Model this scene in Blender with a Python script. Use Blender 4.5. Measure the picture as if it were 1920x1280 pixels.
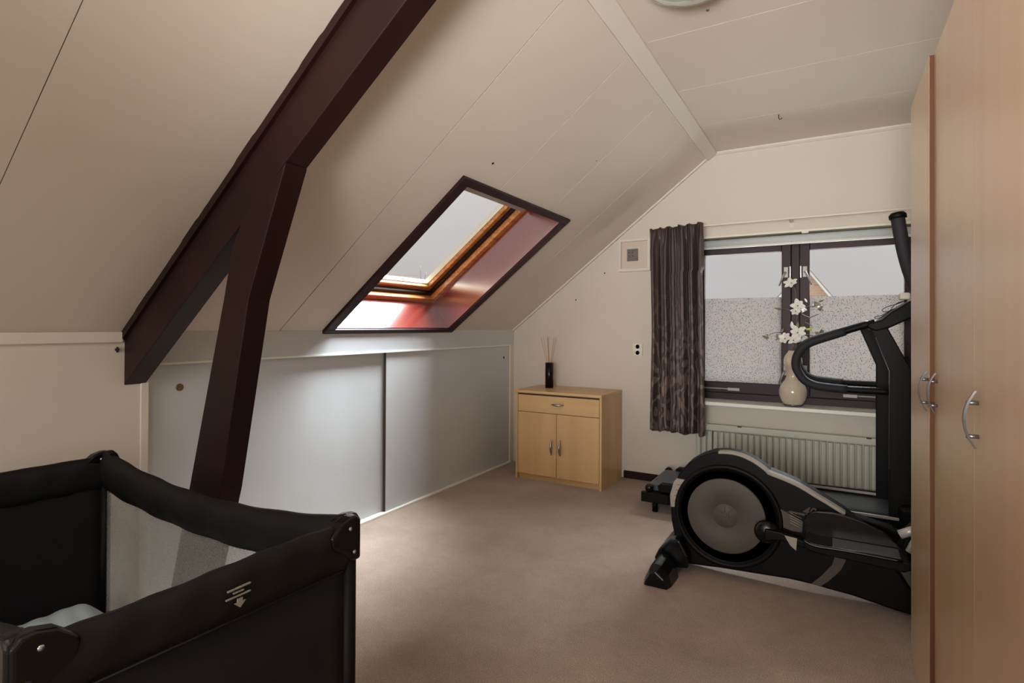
import bpy, bmesh, math, random
from mathutils import Vector, Matrix, Euler
random.seed(7)
PI = math.pi
sc = bpy.context.scene
for o in list(bpy.data.objects): bpy.data.objects.remove(o)
COL = sc.collection

# ------------------------------------------------------------------ camera
cam_d = bpy.data.cameras.new('camera'); cam = bpy.data.objects.new('camera', cam_d); COL.objects.link(cam)
cam_d.sensor_fit = 'HORIZONTAL'; cam_d.sensor_width = 36.0
cam_d.lens = 1033.81 / 1920 * 36.0
cam_d.shift_y = -34.79 / 1920
cam_d.clip_start = 0.05; cam_d.clip_end = 300
yaw, pitch, roll = (math.radians(a) for a in (30.1755, 0.3655, 0.2474))
f = Vector((-math.sin(yaw)*math.cos(pitch), math.cos(yaw)*math.cos(pitch), math.sin(pitch)))
r = Vector((math.cos(yaw), math.sin(yaw), 0)); u = r.cross(f)
r2 = math.cos(roll)*r + math.sin(roll)*u; u2 = -math.sin(roll)*r + math.cos(roll)*u
M = Matrix((r2, u2, -f)).transposed().to_4x4(); M.translation = Vector((0, 0, 1.2))
cam.matrix_world = M
sc.camera = cam

# ------------------------------------------------------------------ light, sky, exposure
sc.view_settings.view_transform = 'Standard'; sc.view_settings.look = 'None'
sc.view_settings.gamma = 1.0; sc.view_settings.exposure = 0.14
sc.view_settings.use_curve_mapping = False
try:
    sc.cycles.use_denoising = True
    sc.cycles.max_bounces = 10; sc.cycles.diffuse_bounces = 6; sc.cycles.transparent_max_bounces = 16
    sc.cycles.caustics_reflective = False; sc.cycles.caustics_refractive = False
    sc.cycles.sample_clamp_indirect = 6.0
except Exception: pass

SKY_ZENITH = 1.35
w = bpy.data.worlds.new('overcast_sky'); sc.world = w; w.use_nodes = True
nt = w.node_tree; nt.nodes.clear()
def N(nt, t, **kw):
    n = nt.nodes.new(t)
    for k, v in kw.items():
        if k in n.inputs: n.inputs[k].default_value = v
        else: setattr(n, k, v)
    return n
tc = N(nt, 'ShaderNodeTexCoord'); sp = N(nt, 'ShaderNodeSeparateXYZ'); nt.links.new(tc.outputs['Generated'], sp.inputs[0])
mx = N(nt, 'ShaderNodeMath', operation='MAXIMUM'); mx.inputs[1].default_value = 0.0; nt.links.new(sp.outputs[2], mx.inputs[0])
sq = N(nt, 'ShaderNodeMath', operation='POWER'); sq.inputs[1].default_value = 1.8; nt.links.new(mx.outputs[0], sq.inputs[0])
ma = N(nt, 'ShaderNodeMath', operation='MULTIPLY_ADD'); ma.inputs[1].default_value = 1.7; ma.inputs[2].default_value = 0.51
nt.links.new(sq.outputs[0], ma.inputs[0])
cn = N(nt, 'ShaderNodeTexNoise'); cn.inputs['Scale'].default_value = 3.2; cn.inputs['Detail'].default_value = 4
mpc = N(nt, 'ShaderNodeMapping'); mpc.inputs['Scale'].default_value = (1, 1, 2.5); nt.links.new(tc.outputs['Generated'], mpc.inputs[0]); nt.links.new(mpc.outputs[0], cn.inputs['Vector'])
mr = N(nt, 'ShaderNodeMapRange'); mr.inputs['To Min'].default_value = 0.92; mr.inputs['To Max'].default_value = 1.08; nt.links.new(cn.outputs[0], mr.inputs[0])
mu = N(nt, 'ShaderNodeMath', operation='MULTIPLY'); nt.links.new(ma.outputs[0], mu.inputs[0]); nt.links.new(mr.outputs[0], mu.inputs[1])
bg = N(nt, 'ShaderNodeBackground'); bg.inputs[0].default_value = (1.0, 0.955, 0.935, 1); nt.links.new(mu.outputs[0], bg.inputs[1])
wo = N(nt, 'ShaderNodeOutputWorld'); nt.links.new(bg.outputs[0], wo.inputs[0])

def area(name, loc, aim, sx, sy, power, color):
    d = bpy.data.lights.new(name, 'AREA'); d.shape = 'RECTANGLE'; d.size = sx; d.size_y = sy; d.energy = power; d.color = color
    o = bpy.data.objects.new(name, d); COL.objects.link(o); o.location = loc
    o.rotation_euler = (Vector(aim) - Vector(loc)).to_track_quat('-Z', 'Y').to_euler(); return o
# hazy sun behind thin cloud, over the back wall and to the left of the house
sd = bpy.data.lights.new('hazy_sun', 'SUN'); sd.energy = 38.0; sd.angle = math.radians(55); sd.color = (0.93, 0.97, 1.0)
so = bpy.data.objects.new('hazy_sun', sd); COL.objects.link(so)
so.rotation_euler = Vector((-0.27, -0.47, -0.84)).to_track_quat('-Z', 'Y').to_euler()
# unseen fill lights added behind the camera to brighten the room
area('rear_fill', (-0.45, -4.15, 1.35), (-0.6, 3.0, 1.35), 2.2, 1.6, 85, (1.0, 0.98, 0.95))
up_fill = area('rear_upward_fill', (-0.15, -0.8, 1.2), (-0.40, 3.3, 2.6), 0.7, 0.5, 17, (1.0, 0.98, 0.94)); up_fill.data.spread = math.radians(75)
area('rear_ceiling_fill', (-0.55, -0.75, 2.44), (-0.55, -0.6, 0), 0.7, 0.5, 15, (1.0, 0.92, 0.84))

# ------------------------------------------------------------------ materials
def lin(c):
    return tuple((v/12.92 if v <= 0.04045 else ((v+0.055)/1.055)**2.4) for v in c)
def rgb(r, g, b): return lin((r/255, g/255, b/255)) + (1,)
MATS = {}
def mat(name, col, rough=0.6, metal=0.0, spec=0.5, var=0.0, vscale=(4,4,4), bump=0.0, bscale=200.0, coat=0.0, vcol=None, vdet=3, dist=0.0):
    if name in MATS: return MATS[name]
    m = bpy.data.materials.new(name); m.use_nodes = True; t = m.node_tree; b = t.nodes['Principled BSDF']
    b.inputs['Base Color'].default_value = col; b.inputs['Roughness'].default_value = rough; b.inputs['Metallic'].default_value = metal
    b.inputs['Specular IOR Level'].default_value = spec; b.inputs['Coat Weight'].default_value = coat; b.inputs['Coat Roughness'].default_value = 0.12
    tcn = N(t, 'ShaderNodeTexCoord')
    if var > 0 or vcol:
        mp = N(t, 'ShaderNodeMapping'); mp.inputs['Scale'].default_value = vscale; t.links.new(tcn.outputs['Object'], mp.inputs[0])
        n = N(t, 'ShaderNodeTexNoise'); n.inputs['Scale'].default_value = 1.0; n.inputs['Detail'].default_value = vdet; n.inputs['Distortion'].default_value = dist
        t.links.new(mp.outputs[0], n.inputs['Vector'])
        cr = N(t, 'ShaderNodeValToRGB'); cr.color_ramp.elements[0].position = 0.3; cr.color_ramp.elements[1].position = 0.7
        c2 = vcol or tuple(min(1, c*(1-var)) for c in col[:3]) + (1,)
        cr.color_ramp.elements[0].color = c2; cr.color_ramp.elements[1].color = col if vcol else tuple(min(1, c*(1+var)) for c in col[:3]) + (1,)
        t.links.new(n.outputs[0], cr.inputs[0]); t.links.new(cr.outputs[0], b.inputs['Base Color'])
    if bump > 0:
        n2 = N(t, 'ShaderNodeTexNoise'); n2.inputs['Scale'].default_value = bscale; n2.inputs['Detail'].default_value = 3; t.links.new(tcn.outputs['Object'], n2.inputs['Vector'])
        bp = N(t, 'ShaderNodeBump'); bp.inputs['Strength'].default_value = bump; bp.inputs['Distance'].default_value = 0.002
        t.links.new(n2.outputs[0], bp.inputs['Height']); t.links.new(bp.outputs[0], b.inputs['Normal'])
    MATS[name] = m; return m

WALL = mat('wall_paint', rgb(214, 207, 197), 0.75, bump=0.15, bscale=350, var=0.02, vscale=(2,2,2))
CEILM = mat('ceiling_panel_board', rgb(220, 211, 199), 0.55, bump=0.08, bscale=400, var=0.02, vscale=(1.5,1.5,1.5))
DOORM = mat('white_door_board', rgb(202, 207, 211), 0.45, var=0.02, bump=0.05, bscale=300)
TRIMW = mat('white_trim', rgb(222, 216, 206), 0.45, var=0.015)
TRACK = mat('white_track', rgb(240, 240, 232), 0.3)
JOINT = mat('joint_shadow_board', rgb(92, 80, 72), 0.9, spec=.1)  # dark colour stands in for the shade inside the panel joints
GAP = mat('dark_gap', rgb(70, 64, 60), 0.8)
MAHOG = mat('dark_mahogany_stain', rgb(36, 15, 12), 0.5, var=0.3, vscale=(3,3,3), bump=0.1, bscale=90, spec=0.25)
MAHOGD = mat('dark_window_lacquer', rgb(44, 20, 27), 0.5, var=0.15, vscale=(6,6,2), spec=.3)
LACQ = mat('red_brown_gloss_lacquer', rgb(120, 40, 32), 0.16, var=0.1, coat=1.0, spec=0.8)
LACQ.node_tree.nodes['Principled BSDF'].inputs['Coat IOR'].default_value = 2.4
LACQ.node_tree.nodes['Principled BSDF'].inputs['Coat Roughness'].default_value = 0.2
PINE = mat('varnished_pine', rgb(228, 164, 92), 0.28, vcol=rgb(170, 104, 54), vscale=(30,2.5,30), dist=1.2, coat=0.4)
BEECHV = mat('beech_veneer', rgb(218, 182, 132), 0.38, vcol=rgb(202, 164, 114), vscale=(9,9,0.7), vdet=5, bump=0.03, bscale=150)
BEECHH = mat('beech_veneer_horizontal', rgb(218, 184, 134), 0.38, vcol=rgb(202, 164, 114), vscale=(0.8,9,9), vdet=5)
BEECHW = mat('wardrobe_beech_veneer', rgb(212, 178, 140), 0.34, vcol=rgb(200, 166, 128), vscale=(12,12,0.5), vdet=5, spec=0.6, coat=1.0)
BEECHW.node_tree.nodes['Principled BSDF'].inputs['Coat Roughness'].default_value = 0.34
BEECHD = mat('wardrobe_edge_band', rgb(92, 60, 42), 0.7, spec=.2)
STEEL = mat('brushed_steel', rgb(176, 174, 172), 0.3, metal=1.0)
SATIN = mat('satin_aluminium', rgb(150, 150, 144), 0.5, metal=0.5)
STEELD = mat('grey_handle_metal', rgb(128, 128, 132), 0.35, metal=0.8)
WHITEM = mat('cream_plastic', rgb(226, 222, 204), 0.35)
BLACKP = mat('black_plastic', rgb(7, 7, 8), 0.5, spec=0.16)
BLACKG = mat('black_gloss_plastic', rgb(7, 7, 9), 0.26, spec=0.35)
BLACKM = mat('black_powder_coat', rgb(8, 8, 9), 0.55, spec=.18)
FOAM = mat('black_foam', rgb(24, 25, 30), 0.75, bump=0.3, bscale=500)
GREYP = mat('warm_grey_plastic', rgb(80, 74, 68), 0.6, spec=0.3)
GREYL = mat('light_grey_plastic', rgb(150, 144, 134), 0.5)
SILV = mat('silver_paint', rgb(190, 188, 184), 0.32, metal=0.3)
BELT = mat('treadmill_belt', rgb(74, 82, 90), 0.4, spec=.6, bump=0.3, bscale=900, var=0.15, vscale=(6,6,6))
RADM = mat('radiator_enamel', rgb(196, 199, 186), 0.42)
FABK = mat('black_cot_fabric', rgb(17, 17, 19), 0.6, bump=0.35, bscale=60, var=0.2, vscale=(5,5,5), spec=0.25)
FABM = mat('charcoal_cot_panel', rgb(30, 30, 32), 0.9, spec=.15, bump=0.4, bscale=700, var=0.1)
SHEET = mat('pale_blue_sheet', rgb(186, 206, 214), 0.8, bump=0.1, bscale=120)
MATT = mat('grey_mattress', rgb(120, 112, 106), 0.85)
BRASS = mat('aged_brass', rgb(140, 120, 86), 0.35, metal=0.9)
DARKMET = mat('dark_iron', rgb(40, 26, 24), 0.5, metal=0.3)
TWIG = mat('brown_twig', rgb(92, 72, 62), 0.7)
PETAL = mat('white_petal', rgb(236, 234, 226), 0.55, var=0.05, vscale=(30,30,30))
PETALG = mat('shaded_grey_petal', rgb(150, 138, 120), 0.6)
BUD = mat('grey_green_bud', rgb(120, 108, 88), 0.7)
LIME = mat('lime_leaf', rgb(180, 196, 80), 0.5)
REEDM = mat('rattan_reed', rgb(190, 130, 84), 0.7)
PRINTW = mat('white_print', rgb(140, 136, 130), 0.8)
VASEM = mat('pearl_cream_ceramic', rgb(206, 198, 172), 0.15, var=0.1, vscale=(9,9,9), vcol=rgb(190, 170, 160), coat=0.6)
VASEG = mat('pewter_glaze', rgb(88, 92, 100), 0.25, metal=0.3)
GROUND = mat('street_ground', rgb(222, 220, 214), 0.9, var=0.06, vscale=(0.3,0.3,0.3))
ROOFW = mat('white_bargeboard', rgb(140, 140, 138), 0.6)
ROOFT = mat('grey_roof_tile', rgb(110, 100, 95), 0.8)

def brick_mat():
    m = bpy.data.materials.new('tan_brickwork'); m.use_nodes = True; t = m.node_tree; b = t.nodes['Principled BSDF']
    tcn = N(t, 'ShaderNodeTexCoord'); mp = N(t, 'ShaderNodeMapping'); mp.inputs['Rotation'].default_value = (PI/2, 0, 0); br = N(t, 'ShaderNodeTexBrick')
    br.inputs['Color1'].default_value = rgb(122, 96, 78); br.inputs['Color2'].default_value = rgb(108, 84, 68); br.inputs['Mortar'].default_value = rgb(118, 110, 102)
    br.inputs['Scale'].default_value = 4.0; t.links.new(tcn.outputs['Object'], mp.inputs[0]); t.links.new(mp.outputs[0], br.inputs[0]); t.links.new(br.outputs[0], b.inputs['Base Color'])
    b.inputs['Roughness'].default_value = 0.9; return m
BRICK = brick_mat()

def carpet_mat():
    m = bpy.data.materials.new('taupe_carpet'); m.use_nodes = True; t = m.node_tree; b = t.nodes['Principled BSDF']
    b.inputs['Roughness'].default_value = 0.95; b.inputs['Specular IOR Level'].default_value = 0.15
    b.inputs['Sheen Weight'].default_value = 0.2
    tcn = N(t, 'ShaderNodeTexCoord')
    n1 = N(t, 'ShaderNodeTexNoise'); n1.inputs['Scale'].default_value = 260; n1.inputs['Detail'].default_value = 2
    n2 = N(t, 'ShaderNodeTexNoise'); n2.inputs['Scale'].default_value = 2.2; n2.inputs['Detail'].default_value = 6; n2.inputs['Roughness'].default_value = 0.65
    n3 = N(t, 'ShaderNodeTexNoise'); n3.inputs['Scale'].default_value = 28; n3.inputs['Detail'].default_value = 3
    for n in (n1, n2, n3): t.links.new(tcn.outputs['Object'], n.inputs['Vector'])
    c1 = N(t, 'ShaderNodeValToRGB'); c1.color_ramp.elements[0].position = .32; c1.color_ramp.elements[1].position = .68
    c1.color_ramp.elements[0].color = rgb(146, 128, 118); c1.color_ramp.elements[1].color = rgb(200, 181, 166)
    t.links.new(n1.outputs[0], c1.inputs[0])
    c2 = N(t, 'ShaderNodeValToRGB'); c2.color_ramp.elements[0].position = .3; c2.color_ramp.elements[1].position = .72
    c2.color_ramp.elements[0].color = (.70, .68, .69, 1); c2.color_ramp.elements[1].color = (1.0, 1.0, .97, 1)
    t.links.new(n2.outputs[0], c2.inputs[0])
    c3 = N(t, 'ShaderNodeValToRGB'); c3.color_ramp.elements[0].position = .3; c3.color_ramp.elements[1].position = .7
    c3.color_ramp.elements[0].color = (.93, .93, .93, 1); c3.color_ramp.elements[1].color = (1, 1, 1, 1)
    t.links.new(n3.outputs[0], c3.inputs[0])
    m1 = N(t, 'ShaderNodeMixRGB', blend_type='MULTIPLY'); m1.inputs[0].default_value = 1; t.links.new(c1.outputs[0], m1.inputs[1]); t.links.new(c2.outputs[0], m1.inputs[2])
    m2 = N(t, 'ShaderNodeMixRGB', blend_type='MULTIPLY'); m2.inputs[0].default_value = 1; t.links.new(m1.outputs[0], m2.inputs[1]); t.links.new(c3.outputs[0], m2.inputs[2])
    t.links.new(m2.outputs[0], b.inputs['Base Color'])
    bp = N(t, 'ShaderNodeBump'); bp.inputs['Strength'].default_value = 0.5; bp.inputs['Distance'].default_value = 0.004
    t.links.new(n1.outputs[0], bp.inputs['Height']); t.links.new(bp.outputs[0], b.inputs['Normal']); return m
CARPET = carpet_mat()

def glass_mat():
    m = bpy.data.materials.new('clear_glass'); m.use_nodes = True; t = m.node_tree; t.nodes.clear()
    tr = N(t, 'ShaderNodeBsdfTransparent'); tr.inputs[0].default_value = (.96, .97, .97, 1); gl = N(t, 'ShaderNodeBsdfGlossy'); gl.inputs['Roughness'].default_value = 0.02
    lw = N(t, 'ShaderNodeLayerWeight'); lw.inputs[0].default_value = .5; pw = N(t, 'ShaderNodeMath', operation='POWER'); pw.inputs[1].default_value = 5; t.links.new(lw.outputs['Facing'], pw.inputs[0])
    fr = N(t, 'ShaderNodeMath', operation='MULTIPLY_ADD'); fr.inputs[1].default_value = .7; fr.inputs[2].default_value = .0; t.links.new(pw.outputs[0], fr.inputs[0]); mxs = N(t, 'ShaderNodeMixShader'); out = N(t, 'ShaderNodeOutputMaterial')
    t.links.new(fr.outputs[0], mxs.inputs[0]); t.links.new(tr.outputs[0], mxs.inputs[1]); t.links.new(gl.outputs[0], mxs.inputs[2]); t.links.new(mxs.outputs[0], out.inputs[0]); return m
GLASS = glass_mat()

def film_mat():
    m = bpy.data.materials.new('speckled_frosted_film'); m.use_nodes = True; t = m.node_tree; t.nodes.clear()
    tcn = N(t, 'ShaderNodeTexCoord'); mp = N(t, 'ShaderNodeMapping'); mp.inputs['Scale'].default_value = (125, 125, 80); mp.inputs['Rotation'].default_value = (0, .5, 0)
    t.links.new(tcn.outputs['Object'], mp.inputs[0])
    wn = N(t, 'ShaderNodeTexNoise'); wn.inputs['Scale'].default_value = 2.0
    t.links.new(mp.outputs[0], wn.inputs['Vector'])
    wm = N(t, 'ShaderNodeMixRGB'); wm.inputs[0].default_value = .35; t.links.new(mp.outputs[0], wm.inputs[1]); t.links.new(wn.outputs[1], wm.inputs[2])
    v = N(t, 'ShaderNodeTexVoronoi'); v.inputs['Scale'].default_value = 1.0; t.links.new(mp.outputs[0], v.inputs['Vector'])
    cr = N(t, 'ShaderNodeValToRGB'); cr.color_ramp.elements[0].position = .20; cr.color_ramp.elements[1].position = .34
    cr.color_ramp.elements[0].color = rgb(80, 79, 79); cr.color_ramp.elements[1].color = rgb(145, 140, 137)
    t.links.new(v.outputs['Distance'], cr.inputs[0])
    tl = N(t, 'ShaderNodeBsdfTranslucent'); t.links.new(cr.outputs[0], tl.inputs[0])
    df = N(t, 'ShaderNodeBsdfDiffuse'); t.links.new(cr.outputs[0], df.inputs[0])
    m1 = N(t, 'ShaderNodeMixShader'); m1.inputs[0].default_value = .2; t.links.new(tl.outputs[0], m1.inputs[1]); t.links.new(df.outputs[0], m1.inputs[2])
    out = N(t, 'ShaderNodeOutputMaterial'); t.links.new(m1.outputs[0], out.inputs[0]); return m
FILM = film_mat()

def net_mat():
    m = bpy.data.materials.new('cot_mesh_netting'); m.use_nodes = True; t = m.node_tree; t.nodes.clear()
    tcn = N(t, 'ShaderNodeTexCoord'); ck = N(t, 'ShaderNodeTexVoronoi'); ck.inputs['Scale'].default_value = 420; t.links.new(tcn.outputs['Object'], ck.inputs['Vector'])
    cr = N(t, 'ShaderNodeValToRGB'); cr.color_ramp.elements[0].position = .28; cr.color_ramp.elements[1].position = .5
    cr.color_ramp.elements[0].color = (.12, .12, .12, 1); cr.color_ramp.elements[1].color = (.49, .49, .49, 1); t.links.new(ck.outputs['Distance'], cr.inputs[0])
    tr = N(t, 'ShaderNodeBsdfTransparent'); df = N(t, 'ShaderNodeBsdfDiffuse'); df.inputs[0].default_value = rgb(185, 187, 183)
    tl = N(t, 'ShaderNodeBsdfTranslucent'); tl.inputs[0].default_value = rgb(185, 187, 183)
    m0 = N(t, 'ShaderNodeMixShader'); m0.inputs[0].default_value = .4; t.links.new(df.outputs[0], m0.inputs[1]); t.links.new(tl.outputs[0], m0.inputs[2])
    m1 = N(t, 'ShaderNodeMixShader'); t.links.new(cr.outputs[0], m1.inputs[0]); t.links.new(tr.outputs[0], m1.inputs[1]); t.links.new(m0.outputs[0], m1.inputs[2])
    out = N(t, 'ShaderNodeOutputMaterial'); t.links.new(m1.outputs[0], out.inputs[0]); return m
NET = net_mat()

def curtain_mat():
    m = bpy.data.materials.new('brown_damask_satin'); m.use_nodes = True; t = m.node_tree; b = t.nodes['Principled BSDF']
    b.inputs['Roughness'].default_value = .42; b.inputs['Specular IOR Level'].default_value = .4
    tcn = N(t, 'ShaderNodeTexCoord')
    # scrolls: bands of distance to scattered centres, twisted by noise, fading out upwards
    mp = N(t, 'ShaderNodeMapping'); mp.inputs['Scale'].default_value = (11, .01, 8.5); t.links.new(tcn.outputs['UV'], mp.inputs[0]); mp.inputs['Scale'].default_value = (9, 9, 1)
    nz = N(t, 'ShaderNodeTexNoise'); nz.inputs['Scale'].default_value = 1.3; nz.inputs['Detail'].default_value = 1; t.links.new(mp.outputs[0], nz.inputs['Vector'])
    ad = N(t, 'ShaderNodeVectorMath', operation='MULTIPLY_ADD'); ad.inputs[1].default_value = (1.1, 1.1, 0); t.links.new(nz.outputs[1], ad.inputs[0]); t.links.new(mp.outputs[0], ad.inputs[2])
    v = N(t, 'ShaderNodeTexVoronoi'); v.voronoi_dimensions = '2D'; v.inputs['Scale'].default_value = .75; t.links.new(ad.outputs[0], v.inputs['Vector'])
    m1 = N(t, 'ShaderNodeMath', operation='MULTIPLY'); m1.inputs[1].default_value = 17; t.links.new(v.outputs['Distance'], m1.inputs[0])
    s1 = N(t, 'ShaderNodeMath', operation='SINE'); t.links.new(m1.outputs[0], s1.inputs[0])
    g = N(t, 'ShaderNodeMath', operation='GREATER_THAN'); g.inputs[1].default_value = .35; t.links.new(s1.outputs[0], g.inputs[0])
    sx = N(t, 'ShaderNodeSeparateXYZ'); t.links.new(tcn.outputs['UV'], sx.inputs[0])
    fd = N(t, 'ShaderNodeMapRange'); fd.inputs['From Min'].default_value = .80; fd.inputs['From Max'].default_value = .25; t.links.new(sx.outputs[1], fd.inputs[0])
    mm = N(t, 'ShaderNodeMath', operation='MULTIPLY'); t.links.new(g.outputs[0], mm.inputs[0]); t.links.new(fd.outputs[0], mm.inputs[1])
    c = N(t, 'ShaderNodeMixRGB'); c.inputs[1].default_value = rgb(70, 58, 54); c.inputs[2].default_value = rgb(118, 103, 96); t.links.new(mm.outputs[0], c.inputs[0])
    t.links.new(c.outputs[0], b.inputs['Base Color']); return m
CURT = curtain_mat()

def lampglass_mat():
    m = bpy.data.materials.new('frosted_swirl_glass'); m.use_nodes = True; t = m.node_tree; b = t.nodes['Principled BSDF']
    b.inputs['Roughness'].default_value = .25
    tcn = N(t, 'ShaderNodeTexCoord'); wv = N(t, 'ShaderNodeTexWave', wave_type='RINGS'); wv.inputs['Scale'].default_value = 5; wv.inputs['Distortion'].default_value = 7
    t.links.new(tcn.outputs['Object'], wv.inputs['Vector'])
    cr = N(t, 'ShaderNodeValToRGB'); cr.color_ramp.elements[0].position = .45; cr.color_ramp.elements[1].position = .55
    cr.color_ramp.elements[0].color = rgb(190, 196, 186); cr.color_ramp.elements[1].color = rgb(225, 234, 226); t.links.new(wv.outputs[0], cr.inputs[0]); t.links.new(cr.outputs[0], b.inputs['Base Color']); return m
LAMPG = lampglass_mat()

# ------------------------------------------------------------------ helpers
def BM(): return bmesh.new()
def box(bm, x0, x1, y0, y1, z0, z1, rot=None):
    r_ = bmesh.ops.create_cube(bm, size=1.0)
    v = r_['verts']
    for a in v: a.co = Vector((x0+(a.co.x+.5)*(x1-x0), y0+(a.co.y+.5)*(y1-y0), z0+(a.co.z+.5)*(z1-z0)))
    return v
def prism(bm, pts, axis, a0, a1):
    """extrude a 2-D outline. axis 'y': pts are (x,z); 'x': (y,z); 'z': (x,y)."""
    def P(p, a):
        return {'y': (p[0], a, p[1]), 'x': (a, p[0], p[1]), 'z': (p[0], p[1], a)}[axis]
    A = [bm.verts.new(P(p, a0)) for p in pts]; B = [bm.verts.new(P(p, a1)) for p in pts]
    fs = [bm.faces.new(A), bm.faces.new(list(reversed(B)))]
    n = len(pts)
    for i in range(n):
        j = (i+1) % n; fs.append(bm.faces.new((A[i], B[i], B[j], A[j])))
    bmesh.ops.recalc_face_normals(bm, faces=fs)
    return A + B
def catmull(pts, n=6, closed=False):
    P = [Vector(p) for p in pts]; out = []
    m = len(P); rng = range(m if closed else m-1)
    for i in rng:
        p0 = P[(i-1) % m] if closed or i > 0 else P[0]; p1 = P[i]; p2 = P[(i+1) % m]; p3 = P[(i+2) % m] if closed or i+2 < m else P[-1]
        for k in range(n):
            t = k/n
            out.append(0.5*((2*p1) + (-p0+p2)*t + (2*p0-5*p1+4*p2-p3)*t*t + (-p0+3*p1-3*p2+p3)*t**3))
    if not closed: out.append(P[-1])
    return out
def tube(bm, pts, rad, seg=12, cap=True, closed=False):
    P = [Vector(p) for p in pts]; n = len(P)
    R = rad if isinstance(rad, (list, tuple)) else [rad]*n
    rings = []; up = None
    for i in range(n):
        if closed: tg = P[(i+1) % n] - P[i-1]
        else: tg = (P[min(i+1, n-1)] - P[max(i-1, 0)])
        tg.normalize()
        if up is None:
            up = Vector((0, 0, 1)) if abs(tg.z) < .9 else Vector((1, 0, 0))
        a = (up - tg*up.dot(tg)); a.normalize(); up = a; b = tg.cross(a)
        rings.append([bm.verts.new(P[i] + R[i]*(math.cos(2*PI*k/seg)*a + math.sin(2*PI*k/seg)*b)) for k in range(seg)])
    m = n if closed else n-1
    for i in range(m):
        A, B = rings[i], rings[(i+1) % n]
        for k in range(seg):
            fc = bm.faces.new((A[k], A[(k+1) % seg], B[(k+1) % seg], B[k])); fc.smooth = True
    if cap and not closed:
        bm.faces.new(list(reversed(rings[0]))); bm.faces.new(rings[-1])
def lathe(bm, prof, c, seg=32, axis='z'):
    rings = []
    for (rr, h) in prof:
        ring = []
        for k in range(seg):
            a = 2*PI*k/seg; ca, sa = rr*math.cos(a), rr*math.sin(a)
            p = {'z': (c[0]+ca, c[1]+sa, c[2]+h), 'y': (c[0]+ca, c[1]+h, c[2]+sa), 'x': (c[0]+h, c[1]+ca, c[2]+sa)}[axis]
            ring.append(bm.verts.new(p))
        rings.append(ring)
    fs = []
    for i in range(len(rings)-1):
        for k in range(seg):
            fc = bm.faces.new((rings[i][k], rings[i][(k+1) % seg], rings[i+1][(k+1) % seg], rings[i+1][k])); fc.smooth = True; fs.append(fc)
    if prof[0][0] > 1e-4: fs.append(bm.faces.new(rings[0]))
    if prof[-1][0] > 1e-4: fs.append(bm.faces.new(rings[-1]))
    bmesh.ops.recalc_face_normals(bm, faces=fs)
def obj(name, bm, m, parent=None, bevel=0, seg=2, label=None, smooth=False, subsurf=0):
    me = bpy.data.meshes.new(name); bm.to_mesh(me); bm.free()
    o = bpy.data.objects.new(name, me); COL.objects.link(o)
    if m: me.materials.append(m)
    if parent:
        o.parent = parent; o.matrix_parent_inverse = Matrix.Identity(4)
        # keep the mesh in world coordinates under a moved parent
        root = parent; off = Vector((0, 0, 0))
        while root: off += root.location; root = root.parent
        o.location = -off
    if bevel:
        md = o.modifiers.new('bevel', 'BEVEL'); md.width = bevel; md.segments = seg; md.limit_method = 'ANGLE'; md.angle_limit = math.radians(40)
    if subsurf:
        md = o.modifiers.new('sub', 'SUBSURF'); md.levels = subsurf; md.render_levels = subsurf
    if smooth:
        for p in me.polygons: p.use_smooth = True
    if label: o['label'] = label
    return o
def thing(name, label, cat, loc=(0, 0, 0), group=None):
    o = bpy.data.objects.new(name, None); COL.objects.link(o); o.location = loc; o.empty_display_size = .05
    o['label'] = label; o['category'] = cat
    if group: o['group'] = group
    return o
def tag(o, label, cat, group=None):
    o['label'] = label; o['category'] = cat
    if group: o['group'] = group
    return o
def struct(o, label=None, cat=None):
    o['kind'] = 'structure'
    if label: o['label'] = label
    if cat: o['category'] = cat
    return o
def bx(name, m, parent, x0, x1, y0, y1, z0, z1, bevel=0, label=None):
    b = BM(); box(b, x0, x1, y0, y1, z0, z1); return obj(name, b, m, parent, bevel, label=label)

# ------------------------------------------------------------------ room shell
XW, YB, ZC, XR, YR = -2.465, 4.268, 2.49, 0.90, -4.3
TH = math.atan2(1.32, 1.705); CS, SN = math.cos(TH), math.sin(TH)
def sl(s, y, d):   # point on the sloping ceiling: s up the slope, d outwards from the room
    return Vector((XW + s*CS - d*SN, y, 1.17 + s*SN + d*CS))
def slbox(bm, s0, s1, y0, y1, d0, d1):
    v = box(bm, 0, 1, 0, 1, 0, 1)
    for a in v:
        s = s0 + (s1-s0)*a.co.x; y = y0 + (y1-y0)*a.co.y; d = d0 + (d1-d0)*a.co.z
        a.co = sl(s, y, d)
    return v
SL = 1.705/CS
fl = struct(bx('floor', CARPET, None, XW-.15, XR+.05, YR-.1, YB+.1, -.06, 0), 'worn taupe wall-to-wall carpet of the attic room', 'carpet')

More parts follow.
